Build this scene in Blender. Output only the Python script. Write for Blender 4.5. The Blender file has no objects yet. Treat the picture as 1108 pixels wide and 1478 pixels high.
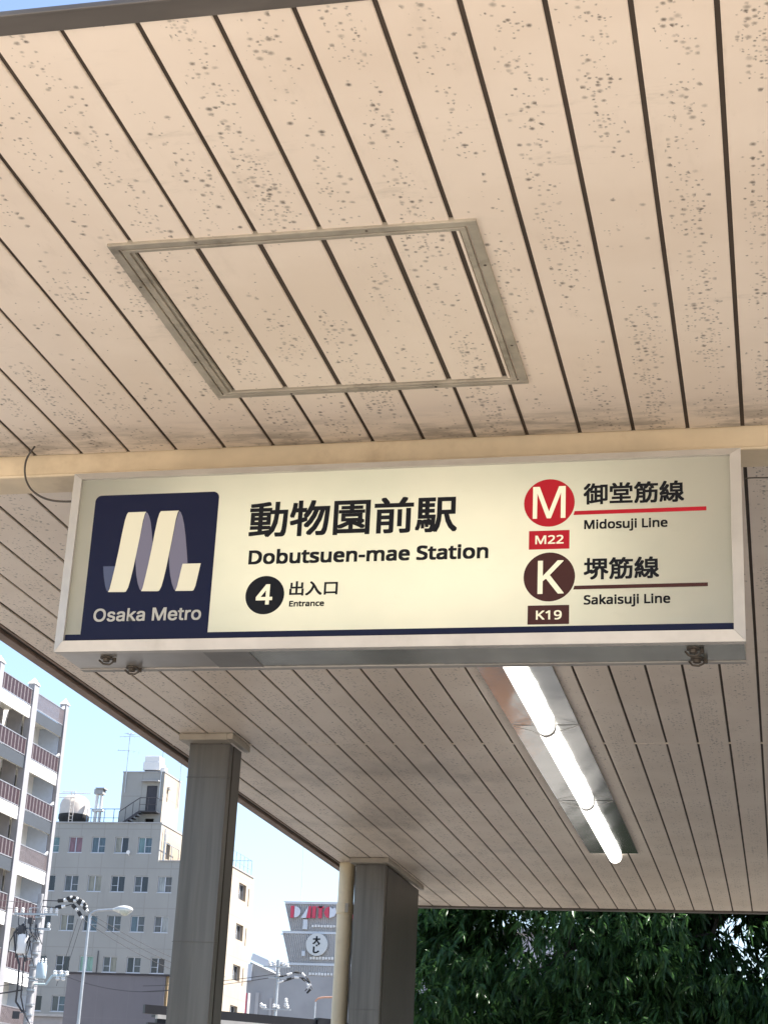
import bpy, math, random
import numpy as np
from mathutils import Matrix, Vector

random.seed(7)
rng = np.random.default_rng(11)
SC = bpy.context.scene
COL = SC.collection
R = math.radians

# ------------------------------------------------------------------ camera, sky, sun, exposure
cam_d = bpy.data.cameras.new("camera")
cam = bpy.data.objects.new("camera", cam_d)
COL.objects.link(cam)
SC.camera = cam
cam_d.sensor_fit = 'HORIZONTAL'
cam_d.sensor_width = 36.0
cam_d.lens = 36.0 * 2487.4 / 1108.0
cam_d.clip_start = 0.05
cam_d.clip_end = 6000.0
_yaw, _pit, _rol = -0.2330, 0.3583, 0.0501
_f = Vector((math.sin(_yaw) * math.cos(_pit), math.cos(_yaw) * math.cos(_pit), math.sin(_pit)))
_r = Vector((math.cos(_yaw), -math.sin(_yaw), 0))
_u = _r.cross(_f)
_r2 = math.cos(_rol) * _r + math.sin(_rol) * _u
_u2 = -math.sin(_rol) * _r + math.cos(_rol) * _u
_m = Matrix((( _r2.x, _u2.x, -_f.x), (_r2.y, _u2.y, -_f.y), (_r2.z, _u2.z, -_f.z)))
cam.matrix_world = _m.to_4x4()

SUN_AZ = R(62.0)      # from +Y towards +X
SUN_EL = R(56.0)
world = bpy.data.worlds.new("World")
SC.world = world
world.use_nodes = True
_nt = world.node_tree
_nt.nodes.clear()
_sky = _nt.nodes.new("ShaderNodeTexSky")
_sky.sky_type = 'NISHITA'
_sky.sun_disc = False
_sky.sun_elevation = SUN_EL
_sky.sun_rotation = SUN_AZ
_sky.air_density = 1.0
_sky.dust_density = 1.7
_sky.ozone_density = 2.0
_bg = _nt.nodes.new("ShaderNodeBackground")
_bg.inputs["Strength"].default_value = 0.098
_wo = _nt.nodes.new("ShaderNodeOutputWorld")
_nt.links.new(_sky.outputs[0], _bg.inputs[0])
_nt.links.new(_bg.outputs[0], _wo.inputs[0])

sun_d = bpy.data.lights.new("sun", 'SUN')
sun_d.energy = 4.6
sun_d.angle = R(0.5)
sun_d.color = (1.0, 0.95, 0.88)
sun = bpy.data.objects.new("sun", sun_d)
COL.objects.link(sun)
_sd = Vector((math.sin(SUN_AZ) * math.cos(SUN_EL), math.cos(SUN_AZ) * math.cos(SUN_EL), math.sin(SUN_EL)))
sun.rotation_euler = _sd.to_track_quat('Z', 'Y').to_euler()

SC.view_settings.view_transform = 'Standard'
SC.view_settings.look = 'None'
SC.view_settings.gamma = 1.0
SC.view_settings.use_curve_mapping = False
SC.view_settings.exposure = 1.72
SC.cycles.max_bounces = 10
SC.cycles.diffuse_bounces = 6
SC.cycles.glossy_bounces = 4
SC.cycles.transmission_bounces = 6
SC.cycles.caustics_reflective = False
SC.cycles.caustics_refractive = False
SC.cycles.use_denoising = True
SC.cycles.sample_clamp_indirect = 4.0

# ------------------------------------------------------------------ helpers
class MB:
    """collects shapes and links them as one mesh object"""
    def __init__(s):
        s.v, s.f, s.mi = [], [], []
        s.cur = 0
    def add(s, vs, fs):
        o = len(s.v)
        s.v += [tuple(p) for p in vs]
        for q in fs:
            s.f.append(tuple(o + i for i in q)); s.mi.append(s.cur)
        return s
    def box(s, x0, x1, y0, y1, z0, z1):
        v = [(x0,y0,z0),(x1,y0,z0),(x1,y1,z0),(x0,y1,z0),(x0,y0,z1),(x1,y0,z1),(x1,y1,z1),(x0,y1,z1)]
        return s.add(v, [(0,3,2,1),(4,5,6,7),(0,1,5,4),(1,2,6,5),(2,3,7,6),(3,0,4,7)])
    def tube(s, p, q, r0, r1=None, n=8, caps=True):
        r1 = r0 if r1 is None else r1
        p, q = Vector(p), Vector(q)
        d = (q - p).normalized()
        a = d.orthogonal().normalized(); b = d.cross(a)
        vs = []
        for c, r in ((p, r0), (q, r1)):
            for i in range(n):
                t = 2*math.pi*i/n
                vs.append(c + (a*math.cos(t) + b*math.sin(t))*r)
        fs = [(i, (i+1) % n, n+(i+1) % n, n+i) for i in range(n)]
        if caps: fs += [tuple(range(n-1, -1, -1)), tuple(range(n, 2*n))]
        return s.add(vs, fs)
    def path(s, pts, r, n=6):
        for a, b in zip(pts[:-1], pts[1:]): s.tube(a, b, r, n=n)
        return s
    def lathe(s, c, prof, n=20, axis='Z'):
        """prof: list of (radius, height)"""
        c = Vector(c); vs = []
        for r, h in prof:
            for i in range(n):
                t = 2*math.pi*i/n
                if axis == 'Z': vs.append(c + Vector((r*math.cos(t), r*math.sin(t), h)))
                elif axis == 'Y': vs.append(c + Vector((r*math.cos(t), h, r*math.sin(t))))
                else: vs.append(c + Vector((h, r*math.cos(t), r*math.sin(t))))
        fs = []
        for k in range(len(prof)-1):
            for i in range(n):
                fs.append((k*n+i, k*n+(i+1) % n, (k+1)*n+(i+1) % n, (k+1)*n+i))
        fs += [tuple(range(n-1, -1, -1)), tuple(range((len(prof)-1)*n, len(prof)*n))]
        return s.add(vs, fs)
    def prism(s, poly, d, axis='Y'):
        """poly in the plane across the axis; d = (from, to) along it"""
        n = len(poly); vs = []
        for t in d:
            for a, b in poly:
                vs.append((a, t, b) if axis == 'Y' else ((t, a, b) if axis == 'X' else (a, b, t)))
        fs = [(i, (i+1) % n, n+(i+1) % n, n+i) for i in range(n)]
        fs += [tuple(range(n-1, -1, -1)), tuple(range(n, 2*n))]
        return s.add(vs, fs)
    def build(s, name, mats, parent=None, smooth=False, loc=None, bevel=0.0):
        me = bpy.data.meshes.new(name)
        me.from_pydata(s.v, [], s.f)
        if not isinstance(mats, (list, tuple)): mats = [mats]
        for m in mats: me.materials.append(m)
        me.polygons.foreach_set("material_index", s.mi)
        me.validate(); me.update()
        import bmesh as _b
        bm = _b.new(); bm.from_mesh(me); _b.ops.recalc_face_normals(bm, faces=bm.faces); bm.to_mesh(me); bm.free()
        if smooth:
            me.polygons.foreach_set("use_smooth", [True]*len(me.polygons))
            try: me.set_sharp_from_angle(angle=R(40))
            except Exception: pass
        o = bpy.data.objects.new(name, me)
        COL.objects.link(o)
        if parent is not None: o.parent = parent
        if loc is not None: o.location = loc
        if bevel:
            b = o.modifiers.new("bevel", 'BEVEL'); b.width = bevel; b.segments = 2; b.limit_method = 'ANGLE'
        return o

def inst(src, name, parent=None, loc=None):
    o = src.copy(); o.name = name
    COL.objects.link(o)
    o.parent = parent
    if loc is not None: o.location = loc
    return o

def empty(name, loc=(0, 0, 0)):
    o = bpy.data.objects.new(name, None); COL.objects.link(o)
    o.location = loc; o.empty_display_size = 0.2
    return o

def tag(o, label, cat, group=None):
    o["label"] = label; o["category"] = cat
    if group: o["group"] = group
    return o

def local(root):
    """origin of a thing, to hand its parts world coordinates"""
    return Vector(root.location)

class WB(MB):
    """MB whose coordinates are world ones, shifted into the frame of the thing on build"""
    def __init__(s, root): super().__init__(); s.root = root
    def build(s, name, mats, parent=None, **k):
        o0 = Vector(s.root.location)
        s.v = [tuple(Vector(p) - o0) for p in s.v]
        return super().build(name, mats, parent if parent is not None else s.root, **k)

# ------------------------------------------------------------------ materials
def nodes(name):
    m = bpy.data.materials.new(name); m.use_nodes = True
    nt = m.node_tree
    return m, nt, nt.nodes["Principled BSDF"]

def N(nt, typ, **kw):
    n = nt.nodes.new(typ)
    for k, v in kw.items():
        if k == 'inp':
            for a, b in v.items(): n.inputs[a].default_value = b
        else: setattr(n, k, v)
    return n

def math_(nt, op, a, b=None, c=None, clamp=False):
    n = nt.nodes.new("ShaderNodeMath"); n.operation = op; n.use_clamp = clamp
    for i, x in enumerate((a, b, c)):
        if x is None: continue
        if isinstance(x, (int, float)): n.inputs[i].default_value = x
        else: nt.links.new(x, n.inputs[i])
    return n.outputs[0]

def mix(nt, fac, a, b):
    n = nt.nodes.new("ShaderNodeMix"); n.data_type = 'RGBA'
    for i, x in ((0, fac), (6, a), (7, b)):
        if isinstance(x, (int, float)): n.inputs[i].default_value = x
        elif isinstance(x, (tuple, list)): n.inputs[i].default_value = (*x[:3], 1)
        else: nt.links.new(x, n.inputs[i])
    return n.outputs[2]

def noise(nt, vec, scale, detail=3, rough=.55, sc3=None):
    n = nt.nodes.new("ShaderNodeTexNoise"); n.inputs["Scale"].default_value = scale
    n.inputs["Detail"].default_value = detail; n.inputs["Roughness"].default_value = rough
    if vec is not None:
        if sc3:
            mp = nt.nodes.new("ShaderNodeMapping"); mp.inputs["Scale"].default_value = sc3
            nt.links.new(vec, mp.inputs[0]); vec = mp.outputs[0]
        nt.links.new(vec, n.inputs["Vector"])
    return n.outputs[0]

def ramp(nt, x, lo, hi):
    n = nt.nodes.new("ShaderNodeMapRange"); n.interpolation_type = 'SMOOTHSTEP'
    n.inputs[1].default_value = lo; n.inputs[2].default_value = hi
    nt.links.new(x, n.inputs[0])
    return n.outputs[0]

def pos(nt):
    return nt.nodes.new("ShaderNodeNewGeometry").outputs["Position"]

def mat(name, col, rough=.6, metal=0., var=.12, scale=4., bump=0., bscale=60., sc3=None, dirt=None, dirt_amt=.5, spec=.5):
    m, nt, b = nodes(name)
    p = pos(nt)
    n1 = noise(nt, p, scale, 4, .6, sc3)
    lo = tuple(c*(1-var) for c in col); hi = tuple(min(1, c*(1+var)) for c in col)
    c = mix(nt, ramp(nt, n1, .3, .7), lo, hi)
    if dirt:
        n2 = noise(nt, p, scale*.7, 6, .65, sc3)
        c = mix(nt, math_(nt, 'MULTIPLY', ramp(nt, n2, .5, .75), dirt_amt), c, dirt)
    nt.links.new(c, b.inputs["Base Color"])
    b.inputs["Roughness"].default_value = rough
    b.inputs["Metallic"].default_value = metal
    b.inputs["Specular IOR Level"].default_value = spec
    if bump:
        bn = nt.nodes.new("ShaderNodeBump"); bn.inputs["Strength"].default_value = bump; bn.inputs["Distance"].default_value = .01
        nt.links.new(noise(nt, p, bscale, 4), bn.inputs["Height"]); nt.links.new(bn.outputs[0], b.inputs["Normal"])
    return m

def soffit_material():
    """cream paint with mildew spots strung along the middle of every board"""
    m, nt, b = nodes("cream_soffit_paint")
    p = pos(nt)
    sep = N(nt, "ShaderNodeSeparateXYZ"); nt.links.new(p, sep.inputs[0])
    x, y = sep.outputs[0], sep.outputs[1]
    c = mix(nt, ramp(nt, noise(nt, p, 2.2, 4), .3, .7), (.775, .67, .56), (.85, .75, .64))
    c = mix(nt, math_(nt, 'MULTIPLY', ramp(nt, noise(nt, p, 9, 6, .7, (1, .35, 1)), .55, .8), .35), c, (.55, .47, .38))
    # distance from the middle of the board, -0.5..0.5
    t = math_(nt, 'DIVIDE', math_(nt, 'ADD', x, .056), .15)
    fr = math_(nt, 'ABSOLUTE', math_(nt, 'SUBTRACT', math_(nt, 'FRACT', math_(nt, 'ADD', t, 50.0)), .5))
    wob = noise(nt, p, 2.3, 2, .5, (1.6, 1, 1))
    band = math_(nt, 'SUBTRACT', 1.0, ramp(nt, math_(nt, 'ADD', fr, math_(nt, 'MULTIPLY', math_(nt, 'SUBTRACT', wob, .5), .35)), .10, .40))
    clus = ramp(nt, noise(nt, p, 3.1, 3, .6, (1.5, .8, 1)), .36, .62)
    wn = N(nt, "ShaderNodeTexWhiteNoise", noise_dimensions='1D'); nt.links.new(math_(nt, 'FLOOR', math_(nt, 'ADD', t, 50.0)), wn.inputs["W"])
    dens = math_(nt, 'MULTIPLY', math_(nt, 'MULTIPLY', band, clus), math_(nt, 'ADD', .45, math_(nt, 'MULTIPLY', wn.outputs[0], .95)))
    # broad faint rubbing and damp clouds
    sm = math_(nt, 'MULTIPLY', ramp(nt, noise(nt, p, 4.5, 7, .72, (.7, 2.4, 1)), .56, .76), ramp(nt, noise(nt, p, 1.1, 3), .45, .65))
    c = mix(nt, math_(nt, 'MULTIPLY', sm, .40), c, (.40, .35, .28))
    fac = None
    for sc, rad, den, amt in ((54., .38, .50, .95), (95., .38, .40, .88), (34., .24, .30, .8)):
        v = N(nt, "ShaderNodeTexVoronoi", voronoi_dimensions='2D', inp={"Scale": sc, "Randomness": 1.0})
        dist = nt.nodes.new("ShaderNodeVectorMath"); dist.operation = 'ADD'
        nz = N(nt, "ShaderNodeTexNoise", inp={"Scale": 260., "Detail": 1.})
        nt.links.new(p, nz.inputs["Vector"])
        sc_ = nt.nodes.new("ShaderNodeVectorMath"); sc_.operation = 'SCALE'; sc_.inputs[3].default_value = .004
        nt.links.new(nz.outputs[1], sc_.inputs[0])
        nt.links.new(p, dist.inputs[0]); nt.links.new(sc_.outputs[0], dist.inputs[1])
        nt.links.new(dist.outputs[0], v.inputs["Vector"])
        cs = N(nt, "ShaderNodeSeparateColor"); nt.links.new(v.outputs["Color"], cs.inputs[0])
        on = math_(nt, 'GREATER_THAN', math_(nt, 'ADD', cs.outputs[0], math_(nt, 'MULTIPLY', dens, den)), 1.0)
        r = math_(nt, 'MULTIPLY', math_(nt, 'ADD', math_(nt, 'MULTIPLY', cs.outputs[1], .8), .35), rad)
        s = math_(nt, 'SUBTRACT', 1.0, ramp(nt, math_(nt, 'DIVIDE', v.outputs["Distance"], r), .12, 1.3))
        f = math_(nt, 'MULTIPLY', math_(nt, 'MULTIPLY', s, on), math_(nt, 'MULTIPLY', math_(nt, 'ADD', math_(nt, 'MULTIPLY', cs.outputs[2], .7), .3), amt))
        fac = f if fac is None else math_(nt, 'MAXIMUM', fac, f)
    c = mix(nt, fac, c, (.115, .10, .08))
    # grime and shadow painted along the cross beam; grey clouds on the deep end
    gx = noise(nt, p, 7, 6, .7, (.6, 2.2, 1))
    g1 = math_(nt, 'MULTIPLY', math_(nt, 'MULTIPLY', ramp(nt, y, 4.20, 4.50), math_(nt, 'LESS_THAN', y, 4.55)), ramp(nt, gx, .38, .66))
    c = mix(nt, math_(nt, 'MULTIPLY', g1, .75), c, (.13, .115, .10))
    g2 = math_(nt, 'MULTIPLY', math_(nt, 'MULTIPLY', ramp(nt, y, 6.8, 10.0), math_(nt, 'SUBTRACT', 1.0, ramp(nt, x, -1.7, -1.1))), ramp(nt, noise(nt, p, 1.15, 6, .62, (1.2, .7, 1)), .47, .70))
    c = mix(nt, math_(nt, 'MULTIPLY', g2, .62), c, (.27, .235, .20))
    g3 = math_(nt, 'MULTIPLY', ramp(nt, fr, .40, .47), ramp(nt, noise(nt, p, 5, 5, .7), .5, .75))
    c = mix(nt, math_(nt, 'MULTIPLY', g3, .45), c, (.35, .28, .20))
    nt.links.new(c, b.inputs["Base Color"])
    b.inputs["Roughness"].default_value = .42
    b.inputs["Specular IOR Level"].default_value = .35
    bn = nt.nodes.new("ShaderNodeBump"); bn.inputs["Strength"].default_value = .12; bn.inputs["Distance"].default_value = .003
    nt.links.new(noise(nt, p, 14, 3), bn.inputs["Height"]); nt.links.new(bn.outputs[0], b.inputs["Normal"])
    return m

def grid_material(name, col, line, sx, sz, ox, oz, w=.02, rough=.8, var=.05, ax='X'):
    """render with shallow panel joints, for far facades"""
    m, nt, b = nodes(name)
    p = pos(nt)
    sep = N(nt, "ShaderNodeSeparateXYZ"); nt.links.new(p, sep.inputs[0])
    c = mix(nt, ramp(nt, noise(nt, p, .35, 5), .3, .7), tuple(k*(1-var) for k in col), tuple(k*(1+var) for k in col))
    st = noise(nt, p, 2.2, 5, .65, (1, 1, .12))
    c = mix(nt, math_(nt, 'MULTIPLY', ramp(nt, st, .52, .8), .35), c, tuple(k*.72 for k in col))
    def lines(o, s, off):
        f = math_(nt, 'ABSOLUTE', math_(nt, 'SUBTRACT', math_(nt, 'FRACT', math_(nt, 'ADD', math_(nt, 'DIVIDE', math_(nt, 'SUBTRACT', o, off), s), 100.5)), .5))
        return math_(nt, 'LESS_THAN', f, w/s)
    l = math_(nt, 'MAXIMUM', lines(sep.outputs[0 if ax == 'X' else 1], sx, ox), lines(sep.outputs[2], sz, oz))
    c = mix(nt, math_(nt, 'MULTIPLY', l, .45), c, line)
    nt.links.new(c, b.inputs["Base Color"]); b.inputs["Roughness"].default_value = rough
    return m

def emis(name, col, base, strength, rough=.4):
    m, nt, b = nodes(name)
    b.inputs["Base Color"].default_value = (*base, 1)
    b.inputs["Emission Color"].default_value = (*col, 1)
    b.inputs["Emission Strength"].default_value = strength
    b.inputs["Roughness"].default_value = rough
    return m

M = {}
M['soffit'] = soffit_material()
M['gap'] = mat("dark_joint", (.080, .062, .048), .9)
M['beam'] = mat("yellowed_beam_paint", (.72, .60, .42), .5, var=.08, scale=5, dirt=(.35, .25, .15), dirt_amt=.45)
M['cap'] = mat("cream_trim", (.37, .33, .27), .5, var=.08, dirt=(.2, .17, .13), dirt_amt=.5)
M['fascia'] = mat("weathered_fascia_steel", (.16, .145, .13), .55, .3, var=.2, scale=6, sc3=(.3, 1, 1), dirt=(.07, .06, .05))
M['fascia_side'] = mat("rusty_fascia_steel", (.27, .19, .15), .6, .1, var=.2, scale=6, dirt=(.10, .075, .06))
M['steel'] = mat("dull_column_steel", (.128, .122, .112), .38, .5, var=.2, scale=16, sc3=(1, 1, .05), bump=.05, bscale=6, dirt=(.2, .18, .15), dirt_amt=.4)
M['steel_shaded'] = mat("shaded_side_cladding", (.075, .07, .062), .45, .35, var=.15, scale=2.2, sc3=(1, 1, .35))  # the shaft's steel again, shade of the side faces put into the colour
M['steel_b'] = mat("dull_column_steel_seam", (.12, .115, .105), .5, .5)
M['alu'] = mat("aged_aluminium", (.52, .50, .465), .42, .25, var=.07, scale=7, dirt=(.28, .26, .22), dirt_amt=.35)
M['alu_dark'] = mat("dull_aluminium_side", (.42, .40, .37), .5, .4, var=.1)
M['plate'] = mat("bare_metal_plate", (.42, .40, .37), .28, .6, var=.1, scale=5, sc3=(1, .4, 1), bump=.25, bscale=7, dirt=(.3, .28, .25))
M['plate_b'] = mat("matt_metal_plate", (.24, .235, .22), .4, .45, var=.1, scale=6, bump=.1, bscale=9, dirt=(.25, .23, .2))
M['mirror'] = mat("crinkled_reflector_sheet", (.60, .60, .57), .17, .95, var=.06, scale=5, bump=.12, bscale=5.5)
M['bolt'] = mat("corroded_bolt", (.10, .085, .07), .6, .5, var=.3, scale=60)
M['cream_pipe'] = mat("cream_downpipe", (.66, .56, .38), .45, var=.06, scale=5, dirt=(.4, .32, .2), dirt_amt=.35)
M['cable'] = mat("dark_cable", (.07, .06, .05), .6)
M['white_in'] = mat("white_lamp_housing", (.8, .8, .78), .6, var=.02)
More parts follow.
